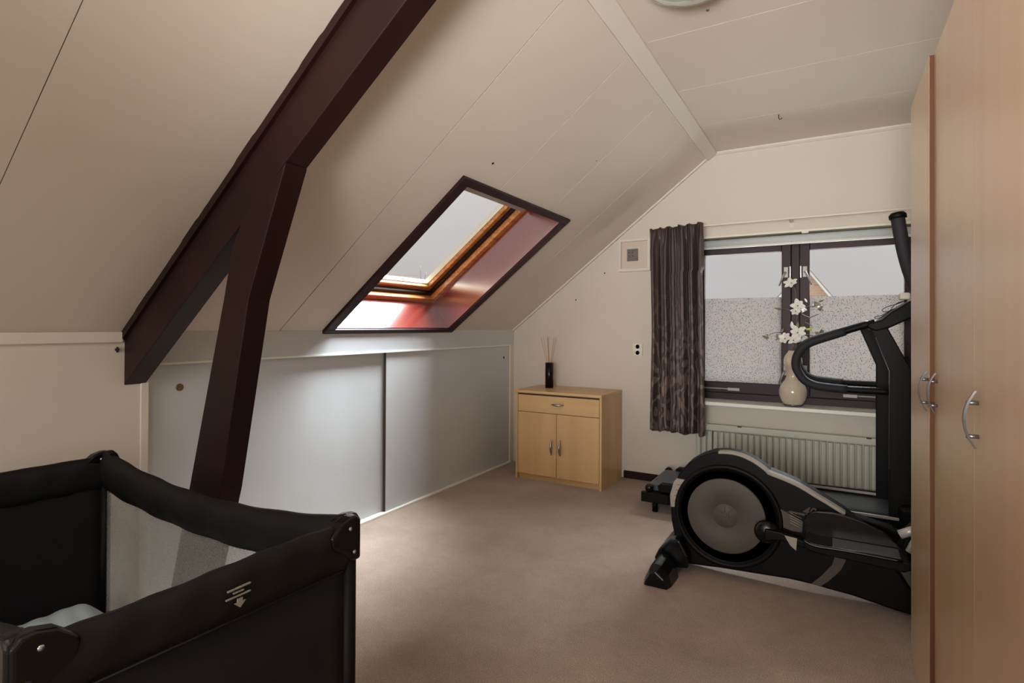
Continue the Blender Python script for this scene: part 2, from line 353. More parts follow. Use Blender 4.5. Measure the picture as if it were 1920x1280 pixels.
# skylight opening in slope coordinates
SO0, SO1, SY0, SY1, SD = .030, 1.165, 2.200, 3.270, .235
slope = struct(bpy.data.objects.new('wall_slope', None), 'sloping white panelled attic ceiling with the skylight', 'ceiling'); COL.objects.link(slope)
b = BM()
slbox(b, -.05, SL+.05, YR-.1, SY0-.006, .002, .05); slbox(b, -.05, SL+.05, SY1+.006, YB+.1, .002, .05)
slbox(b, -.05, SO0-.006, SY0-.006, SY1+.006, .002, .05); slbox(b, SO1+.006, SL+.05, SY0-.006, SY1+.006, .002, .05)
obj('backing_board', b, JOINT, slope)
joints = [YR-.05, -3.6, -3.0, -2.4, -1.8, -1.22, -.62, -.02, .588, 1.215, 1.853, 2.457, 3.045, 3.645, YB+.02]
for a, c in zip(joints[:-1], joints[1:]):
    b = BM(); g = .0022 if a > 1 else .0012
    y0, y1 = a+g, c-g
    segs = []
    H0, H1, V0, V1 = SY0-.006, SY1+.006, SO0-.006, SO1+.006
    if y1 <= H0 or y0 >= H1: slbox(b, 0, SL, y0, y1, 0, .002)
    else:
        if y0 < H0: slbox(b, 0, SL, y0, H0, 0, .002)
        if y1 > H1: slbox(b, 0, SL, H1, y1, 0, .002)
        yy0, yy1 = max(y0, H0), min(y1, H1)
        slbox(b, 0, V0, yy0, yy1, 0, .002); slbox(b, V1, SL, yy0, yy1, 0, .002)
    obj('panel', b, CEILM, slope)

ceil = struct(bpy.data.objects.new('ceiling', None), 'flat white panelled ceiling above the wardrobe', 'ceiling'); COL.objects.link(ceil)
bx('backing_board', JOINT, ceil, -.80, XR+.05, YR-.1, YB+.1, ZC+.002, ZC+.06)
cj = [YR-.05, -3.6, -3.0, -2.4, -1.8, -1.18, -.58, .02, .62, 1.25, 1.855, 2.46, 3.058, 3.66, YB+.02]
for a, c in zip(cj[:-1], cj[1:]):
    bx('panel', CEILM, ceil, -.765, XR, a+.0024, c-.0024, ZC, ZC+.002)
# ridge moulding where the slope meets the flat ceiling
b = BM(); prism(b, [(-.815, 2.452), (-.800, 2.432), (-.735, 2.478), (-.735, 2.492), (-.765, 2.492)], 'y', YR, YB)
struct(obj('trim_1', b, TRIMW, None, .003), 'white cover strip along the bend between slope and flat ceiling', 'trim')
b = BM(); prism(b, [(YB, 2.492), (YB-.022, 2.492), (YB-.022, 2.480), (YB-.010, 2.468), (YB, 2.468)], 'x', -.76, XR)
struct(obj('trim_2', b, TRIMW), 'slim cornice along the top of the window wall', 'trim')
b = BM(); slbox(b, 0, SL-.01, YB-.03, YB, -.014, 0)
struct(obj('trim_3', b, TRIMW, None, .003), 'slim sloping cornice between window wall and slope', 'trim')

# window wall with its opening
WX0, WX1, WZ0, WZ1 = -.905, .475, .648, 1.862
YT = YB+.16
wb = struct(bpy.data.objects.new('wall_back', None), 'off-white gable wall with the window', 'wall'); COL.objects.link(wb)
b = BM()
def zs(x): return 1.17 + (x-XW)*math.tan(TH)
prism(b, [(XW-.15, 0), (WX0, 0), (WX0, min(ZC+.05, zs(WX0)+.02)), (XW-.15, zs(XW-.15)+.02)], 'y', YB, YT)
prism(b, [(WX0, 0), (WX1, 0), (WX1, WZ0), (WX0, WZ0)], 'y', YB, YT)
prism(b, [(WX0, WZ1), (WX1, WZ1), (WX1, ZC+.05), (-.76, ZC+.05), (WX0, zs(WX0)+.02)], 'y', YB, YT)
prism(b, [(WX1, 0), (XR+.05, 0), (XR+.05, ZC+.05), (WX1, ZC+.05)], 'y', YB, YT)
obj('wall_surface', b, WALL, wb)
struct(bx('baseboard_back', MAHOG, None, -1.44, XR, YB-.012, YB, 0, .058, .002), 'dark brown skirting board under the window wall', 'skirting')
struct(bx('wall_right', WALL, None, XR, XR+.08, YR-.1, YB+.1, 0, ZC+.05), 'off-white side wall behind the wardrobes', 'wall')
b = BM(); prism(b, [(XW-.15, 0), (XR, 0), (XR, ZC+.05), (-.80, ZC+.05), (XW-.15, zs(XW-.15)+.02)], 'y', YR-.08, YR)
struct(obj('wall_rear', b, WALL), 'off-white wall behind the viewer', 'wall')

# knee wall: plain part, fascia, sliding doors
kw = struct(bpy.data.objects.new('wall_left', None), 'low white knee wall under the slope', 'wall'); COL.objects.link(kw)
bx('wall_surface', WALL, kw, XW-.07, XW, YR-.05, 1.196, 0, 1.17)
bx('fascia_board', DOORM, kw, XW-.03, XW+.004, 1.196, YB, 1.033, 1.172, .002)
bx('fascia_lip', TRACK, kw, XW-.004, XW+.010, 1.25, 4.205, 1.030, 1.039)
bx('frame_upright', TRIMW, kw, XW-.03, XW+.006, 1.196, 1.226, 0, 1.034, .002)
bx('frame_upright', TRIMW, kw, XW-.03, XW+.004, 4.208, YB, 0, 1.034, .002)
bx('lining_board', GAP, kw, XW-.12, XW-.09, 1.18, YB, 0, 1.17)
struct(bx('trim_4', TRIMW, None, XW, XW+.016, YR, 1.125, 1.130, 1.172, .003), 'white strip along the top of the plain knee wall left of the beam', 'trim')
b = BM(); box(b, XW-.055, XW+.012, 1.226, 4.208, 0, .012)
struct(obj('trim_5', b, TRACK, None, .002), 'white bottom track of the sliding doors', 'track')
d1 = struct(bx('door_1', DOORM, None, XW-.026, XW-.008, 2.652, 4.207, .013, 1.032, .0015), 'right-hand grey-white sliding door of the eaves cupboard', 'door')
b = BM(); lathe(b, [(.0105, .000), (.0105, .001), (.006, .0015), (.006, -.004)], (XW-.007, 4.113, .93), 16, 'x')
obj('finger_pull', b, DARKMET, d1)
bx('edge_strip', GAP, d1, XW-.028, XW-.009, 2.6495, 2.6525, .013, 1.032, label='dark shadow-gap strip on the door edge')
d2 = struct(bx('door_2', DOORM, None, XW-.052, XW-.034, 1.222, 2.69, .013, 1.034, .0015), 'left-hand grey-white sliding door behind the beam with round brass pull', 'door')
b = BM(); lathe(b, [(.016, .000), (.016, .003), (.013, .004), (.010, .001), (.0, .001)], (XW-.034, 1.372, .925), 20, 'x')
obj('finger_pull', b, BRASS, d2, label='round brass finger pull')

# ------------------------------------------------------------------ dark timber roof truss
YF, TB = 1.134, .082
tr = thing('roof_truss_beam', 'dark mahogany-stained rafter with slanting post in front of the skylight', 'beam', (XW+.3, YF+.04, 0))
b = BM(); prism(b, [(XW+.002, .957), (-1.736, 1.517), (-1.489, 1.708), (-.993, 2.077), (-.50, 2.445), (-.50, 2.488), (-.765, 2.488), (XW+.002, 1.172)], 'y', YF, YF+TB)
obj('rafter', b, MAHOG, tr, .003)
b = BM(); prism(b, [(-2.180, .0), (-2.013, .0), (-1.811, .626), (-1.664, 1.287), (-1.480, 1.7115), (-1.700, 1.55), (-1.755, 1.46), (-1.799, 1.290), (-2.000, .602)], 'y', YF-.001, YF+TB-.001)
obj('post', b, MAHOG, tr, .003)
b = BM()
n = 60; top = []; 
for i in range(n+1):
    s = -.012 + (SL+.02)*i/n
    top.append((s, -(-.001 + (.006 if (i % 11) in (5, 6, 7) else 0) + random.uniform(0, .0035))))
pts = []
for s, d in top: p = sl(s, 0, -abs(d)*.0 + -.0005 - d*0 ); pts.append((p.x, p.z + (d if d > 0 else -d) - .004))
bot = [(sl(s, 0, -.030).x, sl(s, 0, -.030).z) for s, d in reversed(top)]
prism(b, pts + bot, 'y', YF-.014, YF)
obj('scribing_strip', b, MAHOG, tr, label='rough-edged dark cover strip along the slope')
b = BM(); tube(b, [(XW+.001, 1.106, 1.101), (XW+.012, 1.106, 1.101)], .006, 8); tube(b, [(XW+.010, 1.106, 1.112), (XW+.010, 1.106, 1.090)], .004, 8)
tag(obj('wall_hook', b, DARKMET), 'small dark iron hook on the knee wall beside the rafter foot', 'hook')

# ------------------------------------------------------------------ skylight
sk = struct(bpy.data.objects.new('window_1', None), 'tilted roof window with pine sash in the slope', 'skylight'); COL.objects.link(sk)
# reveal boards
b = BM(); slbox(b, SO0-.018, SO0, SY0-.018, SY1+.018, 0, SD); obj('reveal_board', b, LACQ, sk, label='lower red-brown reveal board')
b = BM(); slbox(b, SO1, SO1+.018, SY0-.018, SY1+.018, 0, SD); obj('reveal_board', b, LACQ, sk)
b = BM(); slbox(b, SO0, SO1, SY1, SY1+.018, 0, SD); obj('reveal_board', b, LACQ, sk)
b = BM(); slbox(b, SO0, SO1, SY0-.018, SY0, 0, SD); obj('reveal_board', b, LACQ, sk)
# interior trim
tw = .042
for (s0, s1, y0, y1) in ((SO0-tw-.006, SO0-.004, SY0-tw-.03, SY1+tw+.03), (SO1+.004, SO1+tw+.006, SY0-tw-.03, SY1+tw+.03), (SO0-.004, SO1+.004, SY0-tw-.03, SY0-.004), (SO0-.004, SO1+.004, SY1+.004, SY1+tw+.03)):
    b = BM(); slbox(b, s0, s1, y0, y1, -.016, .004); obj('trim_board', b, MAHOGD, sk, .003)
# outer frame and sash
def ring(bm, s0, s1, y0, y1, w_, d0, d1):
    slbox(bm, s0, s0+w_, y0, y1, d0, d1); slbox(bm, s1-w_, s1, y0, y1, d0, d1)
    slbox(bm, s0+w_, s1-w_, y0, y0+w_, d0, d1); slbox(bm, s0+w_, s1-w_, y1-w_, y1, d0, d1)
b = BM(); ring(b, SO0-.01, SO1+.01, SY0-.01, SY1+.01, .05, SD, SD+.07); fr_ = obj('outer_frame', b, PINE, sk, .003)
b = BM(); ring(b, SO0+.03, SO1-.03, SY0+.03, SY1-.03, .035, SD+.035, SD+.11); obj('frame_rebate', b, MAHOG, sk, .003)
b = BM(); ring(b, SO0+.055, SO1-.055, SY0+.055, SY1-.055, .05, SD+.06, SD+.125); sash = obj('sash', b, PINE, sk, .004)
b = BM(); ring(b, SO0+.10, SO1-.10, SY0+.10, SY1-.10, .012, SD+.085, SD+.12); obj('glazing_bead', b, WHITEM, sk)
b = BM(); slbox(b, SO0+.10, SO1-.10, SY0+.10, SY1-.10, SD+.100, SD+.104); obj('pane', b, GLASS, sk)
b = BM(); slbox(b, SO1-.150, SO1-.045, SY0+.055, SY1-.055, SD-.02, SD+.055); obj('ventilation_flap', b, SILV, sk, .008, label='grey metal ventilation flap at the head of the roof window')
# outer kerb so no light leaks round the frame
b = BM(); ring(b, SO0-.07, SO1+.07, SY0-.07, SY1+.07, .05, .051, SD+.12); obj('kerb', b, GAP, sk)
# tiny ceiling marks
for (s, y, rr) in ((1.33, 2.24, .006), (1.62, 3.0, .0025)):
    p0 = sl(s, y, .001); p1 = sl(s, y, -.003); b = BM(); tube(b, [p0, p1], rr, 8)
    tag(obj('screw_head', b, DARKMET), 'dark screw head in the slope just above the roof window' if rr > .004 else 'tiny pale-rimmed screw high on the slope', 'screw')
for (x, z) in ((-1.862, 1.425), (-1.608, 1.638)):
    b = BM(); tube(b, [(x, YB, z), (x, YB-.004, z)], .006, 8)
    tag(obj('wall_plug', b, DARKMET), 'dark wall plug nearer the reed diffuser' if z < 1.5 else 'dark wall plug nearer the framed picture', 'wall plug')

# ------------------------------------------------------------------ big window
win = struct(bpy.data.objects.new('window_2', None), 'two-leaf dark brown casement window with frosted lower film', 'window'); COL.objects.link(win)
YG = 4.31
def rect_ring(bm, x0, x1, z0, z1, l, r__, b_, t_, y0, y1):
    box(bm, x0, x0+l, y0, y1, z0, z1); box(bm, x1-r__, x1, y0, y1, z0, z1); box(bm, x0+l, x1-r__, y0, y1, z0, z0+b_); box(bm, x0+l, x1-r__, y0, y1, z1-t_, z1)
b = BM(); rect_ring(b, WX0, WX1, WZ0+.022, WZ1, .035, .035, .05, .055, YB+.03, YB+.13); obj('window_frame', b, MAHOGD, win, .003)
bx('mullion', MAHOGD, win, -.248, -.198, YB+.028, YB+.13, WZ0+.06, WZ1-.05, .003)
GZ0, GZ1 = .800, 1.735
for (x0, x1, lab) in ((-.875, -.250, 'left'), (-.196, .443, 'right')):
    sh = BM(); gx0, gx1 = (-.828, -.309) if lab == 'left' else (-.136, .396)
    rect_ring(sh, x0, x1, WZ0+.075, WZ1-.052, gx0-x0, x1-gx1, GZ0-WZ0-.075, WZ1-.052-GZ1, YB+.018, YB+.075)
    s_ = obj('sash', sh, MAHOGD, win, .004)
    bx('pane', GLASS, s_, gx0-.005, gx1+.005, YG+.0, YG+.004, GZ0-.005, GZ1+.005)
    bx('frosted_film', FILM, s_, gx0, gx1, YG-.002, YG-.0005, GZ0, 1.414, label='speckled frosted privacy film on the lower glass')
    # handles
    xh = gx1+.028 if lab == 'left' else gx0-.028; sgn = -1 if lab == 'left' else 1
    for zc in (1.585, .905):
        hb = BM(); box(hb, xh-.014, xh+.014, YB+.006, YB+.018, zc-.037, zc+.037)
        hd = obj('espagnolette_handle', hb, SATIN, s_, .002)
        hb = BM(); tube(hb, [(xh, YB-.018, zc), (xh+sgn*.012, YB-.022, zc-.02), (xh+sgn*.042, YB-.022, zc-.095)], [.007, .008, .006], 8)
        obj('lever', hb, SATIN, hd)
        bx('keep_plate', STEELD, hd, xh-sgn*.026-.004, xh-sgn*.026+.004, YB+.012, YB+.020, zc-.040, zc+.040)
    # stay bar
    hb = BM(); sx0, sx1 = ((-.86, -.60) if lab == 'left' else (.12, .40)); zz = .752
    tube(hb, [(sx0, YB+.004, zz), (sx1, YB+.004, zz)], .006, 8)
    e = sx1 if lab == 'left' else sx0; box(hb, e-.06, e+.02, YB-.004, YB+.017, zz-.012, zz+.010)
    obj('casement_stay', hb, SATIN, s_, .002)
b = BM(); box(b, WX0+.002, WX1-.002, YB-.002, YB+.14, .6485, .672); box(b, WX0-.04, WX1+.12, 4.085, YB, .647, .672)
tag(obj('window_sill', b, TRACK, None, .004), 'white window sill board carrying the gourd vase', 'window sill')
# roller blind
rb = thing('roller_blind', 'rolled-up white blind in a slim cassette over the window', 'blind', (-.2, 4.21, 1.81))
bx('head_rail', WHITEM, rb, -.90, .72, 4.185, YB-.001, 1.846, 1.862, .002)
b = BM(); tube(b, [(-.89, 4.222, 1.803), (.71, 4.222, 1.803)], .033, 20); obj('blind_roll', b, mat('pale_blue_blind_cloth', rgb(196, 204, 204), .6), rb)
b = BM(); tube(b, [(-.89, 4.198, 1.775), (.71, 4.198, 1.775)], .008, 10); obj('bottom_bar', b, TRACK, rb)
for x in (-.16, ):
    bx('clip', WHITEM, rb, x-.02, x+.02, 4.18, 4.2, 1.835, 1.847)
# curtain rail
cr_ = thing('curtain_rail', 'thin white curtain rail above the window blind', 'curtain rail', (-.2, 4.09, 1.92))
bx('rail', TRIMW, cr_, -1.185, .83, 4.085, 4.101, 1.920, 1.931, .002)
for x in (-.245, -1.10, .55):
    b = BM(); box(b, x-.012, x+.012, 4.092, YB, 1.926, 1.934); box(b, x-.012, x+.012, YB-.004, YB, 1.895, 1.945); obj('bracket', b, TRIMW, cr_)

# curtain
def curtain():
    me = bpy.data.meshes.new('curtain'); nu, nv = 260, 60
    vs = []; fs = []; uv = []
    rr = random.Random(3); K = .949
    ph = [rr.uniform(0, 6) for _ in range(8)]
    for j in range(nv+1):
        v = j/nv; z = .438 + 1.485*v
        for i in range(nu+1):
            u_ = i/nu
            xl = -1.222 - .012*abs(v-.5)*2 + (.004 if v > .9 else 0); xr = -.812 - .030*max(0, (v-.15)) + (.012 if v > .78 else 0)
            x = (xl + (xr-xl)*(u_ + .012*math.sin(2*PI*u_*6+1)))*K - .010
            amp = .030 if v < .8 else .030 - .014*(v-.8)/.2
            fold = math.sin(2*PI*(u_*5.2 + .42*math.sin(4.1*u_+ph[0]) + .10*math.sin(11*u_+ph[3])) + .6*math.sin(2.2*v+ph[1]) + .25*math.sin(7*v+u_*9))
            fold += .28*math.sin(2*PI*(u_*12.7)+ph[2]+2*v)
            if v > .9: fold = fold*(1-(v-.9)*4) + .5*(v-.9)*10*math.sin(2*PI*u_*14)
            # soften into rounded pleats
            y = 4.043 + amp*max(-1.1, min(1.1, fold*1.15))
            zz = z + (.007*math.sin(2*PI*u_*5.5+1) if v > .98 else 0) + (.010*math.sin(2*PI*u_*4) if j == 0 else 0) + (.02*u_*v)
            vs.append((x, y, zz)); uv.append((u_*1.0*1.3, v*3.6/3.6*1.0))
    for j in range(nv):
        for i in range(nu):
            a = j*(nu+1)+i; fs.append((a, a+1, a+nu+2, a+nu+1))
    me.from_pydata(vs, [], fs); me.materials.append(CURT)
    ul = me.uv_layers.new(name='UVMap')
    for l in me.loops:
        uu, vv = uv[l.vertex_index]; ul.data[l.index].uv = (uu, vv)
    for p in me.polygons: p.use_smooth = True
    o = bpy.data.objects.new('curtain', me); COL.objects.link(o)
    md = o.modifiers.new('solid', 'SOLIDIFY'); md.thickness = .003
    return tag(o, 'dark brown satin curtain with scroll pattern hanging left of the window', 'curtain')
curtain()

# framed picture, socket
pf = thing('framed_picture', 'small square white-framed picture beside the curtain top', 'picture', (-1.354, YB-.01, 1.77))
b = BM(); rect_ring(b, -1.483, -1.226, 1.640, 1.898, .022, .022, .022, .022, YB-.034, YB-.001); obj('frame', b, TRIMW, pf, .002)
bx('passe_partout', mat('ivory_mount', rgb(212, 200, 186), .8), pf, -1.462, -1.248, YB-.012, YB-.002, 1.66, 1.878)
pic = bx('print', mat('slate_print', rgb(112, 108, 104), .35, var=.15, vscale=(20,20,20)), pf, -1.416, -1.326, YB-.0145, YB-.012, 1.722, 1.818)
b = BM()
for i in (0, 1):
    for j in (0, 1): tube(b, [(-1.398+.028*i, YB-.016, 1.790-.028*j), (-1.398+.028*i, YB-.0146, 1.790-.028*j)], .005, 10)
obj('dark_dots', b, mat('print_ink', rgb(62, 58, 56), .6), pic)
sk_ = thing('wall_socket', 'cream double wall socket between cabinet and curtain', 'socket', (-1.329, YB, 1.02))
bx('plate', WHITEM, sk_, -1.368, -1.290, YB-.012, YB, .972, 1.070, .003)
for z in (1.045, .997):
    b = BM(); lathe(b, [(.0185, 0), (.0185, -.004), (.0165, -.004), (.0155, .001), (0, .001)], (-1.329, YB-.012, z), 20, 'y'); ol = obj('outlet', b, WHITEM, sk_)
    b = BM()
    for dx in (-.0085, .0085): tube(b, [(-1.329+dx, YB-.0135, z), (-1.329+dx, YB-.0105, z)], .0019, 8)
    obj('pin_holes', b, DARKMET, ol)
b = BM(); tube(b, [(-.283, 3.693, ZC), (-.283, 3.693, ZC-.02), (-.277, 3.693, ZC-.03), (-.268, 3.693, ZC-.028), (-.266, 3.693, ZC-.02)], .0025, 6)
tag(obj('ceiling_hook', b, DARKMET), 'little screw hook in the flat ceiling before the window', 'hook')
b = BM(); lathe(b, [(0, -.004), (.006, -.003), (.007, 0)], (-.440, 2.33, ZC), 10)
tag(obj('ceiling_screw', b, STEELD), 'tiny round screw head in the ceiling beside the glass lamp', 'screw')
lm = thing('ceiling_lamp', 'frosted glass ceiling lamp with swirl pattern, cut off by the picture top', 'ceiling lamp', (-.44, 2.02, ZC))
b = BM(); lathe(b, [(.19, -.008), (.188, -.02), (.165, -.05), (.12, -.078), (.06, -.092), (0, -.095)], (-.44, 2.02, ZC), 40); obj('glass_bowl', b, LAMPG, lm)
b = BM(); lathe(b, [(.09, 0), (.09, -.015)], (-.44, 2.02, ZC), 24); obj('base_plate', b, TRIMW, lm)
b = BM(); lathe(b, [(0, -.118), (.008, -.112), (.010, -.1), (.004, -.09)], (-.44, 2.02, ZC), 12); obj('knob', b, STEELD, lm)

# ------------------------------------------------------------------ radiator
rd = thing('radiator', 'cream ribbed panel radiator below the window sill', 'radiator', (-.15, 4.2, .1))
RX0, RX1 = -.868, .66
bx('back_panel', RADM, rd, RX0, RX1, 4.186, 4.192, .09, .500, .002)
bx('rear_panel', RADM, rd, RX0, RX1, 4.225, 4.236, .10, .49, .002)
b = BM(); box(b, RX0, RX1, 4.158, 4.188, .458, .503); box(b, RX0, RX1, 4.165, 4.188, .088, .120); obj('top_band', b, RADM, rd, .006)
rib = BM(); prism(rib, [(.0, 4.187), (.001, 4.170), (.006, 4.160), (.017, 4.156), (.029, 4.160), (.034, 4.170), (.035, 4.187)], 'z', .118, .452)
r0 = None; i = 0; x = RX0+.004
while x < RX1-.036:
    if r0 is None:
        r0 = obj('rib', rib, RADM, rd, .002); base = r0.location.copy()
    else:
        c = r0.copy(); COL.objects.link(c); c.parent = rd
    (r0 if i == 0 else c).location = base + Vector((x, 0, 0)); i += 1; x += .0398
for x in (-.565, .20):
    bx('hanging_slot', GAP, rd, x-.014, x+.014, 4.156, 4.170, .497, .504)
for x in (-.75, .5):
    bx('wall_bracket', RADM, rd, x-.015, x+.015, 4.186, YB, .15, .45)
b = BM(); tube(b, [(RX1-.03, 4.2, .09), (RX1-.03, 4.2, 0)], .008, 8); obj('pipe', b, RADM, rd)

# ------------------------------------------------------------------ beech cabinet
cb = thing('cabinet', 'small beech cabinet with one drawer and two doors in the corner', 'cabinet', (-1.815, 4.0, 0))
CX0, CX1, CY0, CY1, CZ = -2.181, -1.451, 3.806, 4.240, .700
bx('side_panel', BEECHV, cb, CX0+.004, CX0+.022, CY0+.004, CY1, 0, CZ-.022, .001)
bx('side_panel', BEECHV, cb, CX1-.022, CX1-.004, CY0+.004, CY1, 0, CZ-.022, .001)
bx('top_board', BEECHH, cb, CX0, CX1, CY0-.008, CY1+.002, CZ-.022, CZ, .004)
bx('back_panel', BEECHV, cb, CX0+.022, CX1-.022, CY1-.006, CY1, .03, CZ-.022)
bx('shelf', BEECHH, cb, CX0+.022, CX1-.022, CY0+.03, CY1-.006, .05, .068)
bx('plinth', BEECHH, cb, CX0+.022, CX1-.022, CY0+.030, CY0+.046, 0, .052)
bx('inner_shadow_board', GAP, cb, CX0+.022, CX1-.022, CY0+.022, CY0+.028, .05, CZ-.024)
dr = bx('drawer', BEECHH, cb, CX0+.025, CX1-.025, CY0+.004, CY0+.022, .534, .664, .0015)
def bow(bm, p0, p1, out, rad=.0045, lift=.026, flat=None):
    P0, P1, O = Vector(p0), Vector(p1), Vector(out); pts = []; rs = []
    for k in range(17):
        t = k/16; h = math.sin(PI*(.08+.84*t)); pts.append(P0.lerp(P1, t) + O*lift*(h-.12)); rs.append(rad*(.45+.75*math.sin(PI*t)))
    tube(bm, pts, rs, 10)
b = BM(); bow(b, (-1.862, CY0+.004, .604), (-1.758, CY0+.004, .604), (0, -1, 0), .008); obj('handle', b, STEEL, dr)
for (x0, x1, xh) in ((CX0+.025, -1.8225, -1.859), (-1.8185, CX1-.025, -1.787)):
    dd = bx('door', BEECHV, cb, x0, x1, CY0+.004, CY0+.022, .047, .530, .0015)
    b = BM(); bow(b, (xh, CY0+.004, .218), (xh, CY0+.004, .336), (0, -1, 0), .008); obj('handle', b, STEEL, dd)
# reed diffuser
rf = thing('reed_diffuser', 'tall black cylinder diffuser with thin reeds on the cabinet', 'reed diffuser', (-2.005, 4.06, CZ))
b = BM(); lathe(b, [(.0, .0), (.034, 0), (.034, .205), (.012, .206), (.010, .196), (0, .196)], (-2.005, 4.06, CZ), 28); obj('bottle', b, BLACKG, rf)
rr = random.Random(5)
for k in range(8):
    a = 2*PI*k/8 + .3; tx = .075*math.cos(a)*rr.uniform(.5, 1) ; ty = .05*math.sin(a)
    if k in (2, 3): tx = -.055 + .008*k
    b = BM(); tube(b, [(-2.005+.004*math.cos(a), 4.06+.004*math.sin(a), CZ+.12), (-2.005+tx, 4.06+ty, CZ+.425-rr.uniform(0, .02))], .0014, 6); obj('reed', b, REEDM, rf)

# ------------------------------------------------------------------ wardrobes
def arc_handle(y, z0, z1, xf, parent, mdir):
    b = BM(); zc = (z0+z1)/2; H = .060
    for z in (zc-.035, zc+.035): tube(b, [(xf, y, z), (xf-.0205, y, z)], .0045, 10)
    A = []; 
    for k in range(21):
        t = -1+2*k/20; A.append((xf-.003-.019*(1-t*t), zc+t*H, .0058*(1-.45*abs(t))))
    vs = []
    for (x, z, hw) in A:
        vs.append([b.verts.new((x, y-hw*1.5, z)), b.verts.new((x-.004, y-hw*1.1, z)), b.verts.new((x-.004, y+hw*1.1, z)), b.verts.new((x, y+hw*1.5, z))])
    for i in range(20):
        for k in range(4):
            fc = b.faces.new((vs[i][k], vs[i][(k+1) % 4], vs[i+1][(k+1) % 4], vs[i+1][k]))
    b.faces.new(vs[0]); b.faces.new(list(reversed(vs[-1])))
    bmesh.ops.recalc_face_normals(b, faces=b.faces)
    obj('handle', b, STEELD, parent)
WH = 2.02
def wardrobe(y0, y1, label, xf, far_proud=0):
    t = thing('wardrobe', label, 'wardrobe', (.55, (y0+y1)/2, 0))
    bx('side_panel', BEECHW, t, xf+.019, .86, y1-.018, y1, 0, WH-.02, .001); bx('side_panel', BEECHW, t, xf+.019, .86, y0, y0+.018, 0, WH-.02, .001)
    bx('top_board', BEECHW, t, xf+.019, .86, y0, y1, WH-.02, WH, .001)
    bx('back_panel', BEECHW, t, .85, .86, y0+.018, y1-.018, 0, WH-.02)
    bx('plinth', BEECHW, t, xf+.04, xf+.058, y0+.018, y1-.018, 0, .08)
    bx('bottom_board', BEECHW, t, xf+.019, .85, y0+.018, y1-.018, .08, .098)
    return t
wa = wardrobe(1.522, 2.507, 'beech wardrobe nearer the window, its two door handles side by side', .262)
dA = bx('door', BEECHW, wa, .251, .2795, 2.058, 2.507, .002, WH, .0012)
bx('edge_band', BEECHD, dA, .2515, .2795, 2.0570, 2.0582, .002, WH-.001)
dB = bx('door', BEECHW, wa, .263, .2805, 1.5235, 2.0545, .002, WH, .0012)
arc_handle(2.078, .97, 1.05, .251, dA, 1); arc_handle(2.003, .97, 1.05, .263, dB, 1)
wc = wardrobe(.52, 1.5195, 'beech wardrobe nearest the viewer, one handle showing', .262)
dC = bx('door', BEECHW, wc, .262, .2805, 1.022, 1.5190, .002, WH, .0025)
dD = bx('door', BEECHW, wc, .262, .2805, .5205, 1.018, .002, WH, .0025)
arc_handle(1.478, .97, 1.05, .262, dC, 1)

# ------------------------------------------------------------------ elliptical trainer
el = thing('elliptical_trainer', 'black elliptical trainer with grey flywheel disc on the carpet', 'exercise machine', (-.2, 2.87, 0))
EY0, EY1 = 2.780, 2.930
OUT = [(-.701,.299),(-.699,.357),(-.68,.426),(-.66,.474),(-.613,.533),(-.563,.568),(-.501,.596),(-.44,.604),(-.381,.6),(-.323,.58),(-.273,.549),(-.251,.533),(-.19,.515),(-.125,.491),(-.063,.458),(-.002,.426),(.048,.397),(.154,.313),(.211,.225),(.276,.134),(.32,.06),(.32,.02),(.246,.022),(.191,.03),(.077,.048),(-.022,.055),(-.062,.060),(-.168,.063),(-.346,.053),(-.463,.047),(-.612,.033),(-.651,.04),(-.669,.098),(-.685,.174),(-.698,.238)]
b = BM(); prism(b, OUT, 'y', EY0+.012, EY1-.012); body = obj('casing', b, BLACKP, el, .010, 3)
# raised shroud round the flywheel
b = BM(); lathe(b, [(.243, .014), (.243, .002), (.236, -.003), (.226, -.003), (.220, .004), (.214, .010)], (-.4355, EY0, .302), 72, 'y'); obj('flywheel_shroud', b, BLACKP, el)
b = BM(); lathe(b, [(.214, .010), (.0, .010)], (-.4355, EY0, .302), 72, 'y'); obj('flywheel_cover', b, BLACKP, el)
b = BM(); lathe(b, [(.176, .010), (.1755, .001), (.172, -.001), (.059, -.001), (.0575, .002), (.055, .002), (.0535, -.001), (.0, -.001)], (-.4395, EY0, .304), 72, 'y')
dsc = obj('flywheel_disc', b, GREYP, el, label='warm grey round flywheel disc')
b = BM(); lathe(b, [(.018, -.001), (.017, -.004), (.012, -.004), (.011, -.002), (.007, -.002), (.006, -.005), (0, -.005)], (-.4395, EY0, .304), 28, 'y')
for k in range(8):
    a = 2*PI*k/8 + .1; dx, dz = math.cos(a), math.sin(a)
    tube(b, [(-.4395+dx*.020, EY0-.001, .304+dz*.020), (-.4395+dx*.050, EY0-.001, .304+dz*.050)], .0016, 6)
obj('hub_emblem', b, GREYP, dsc)
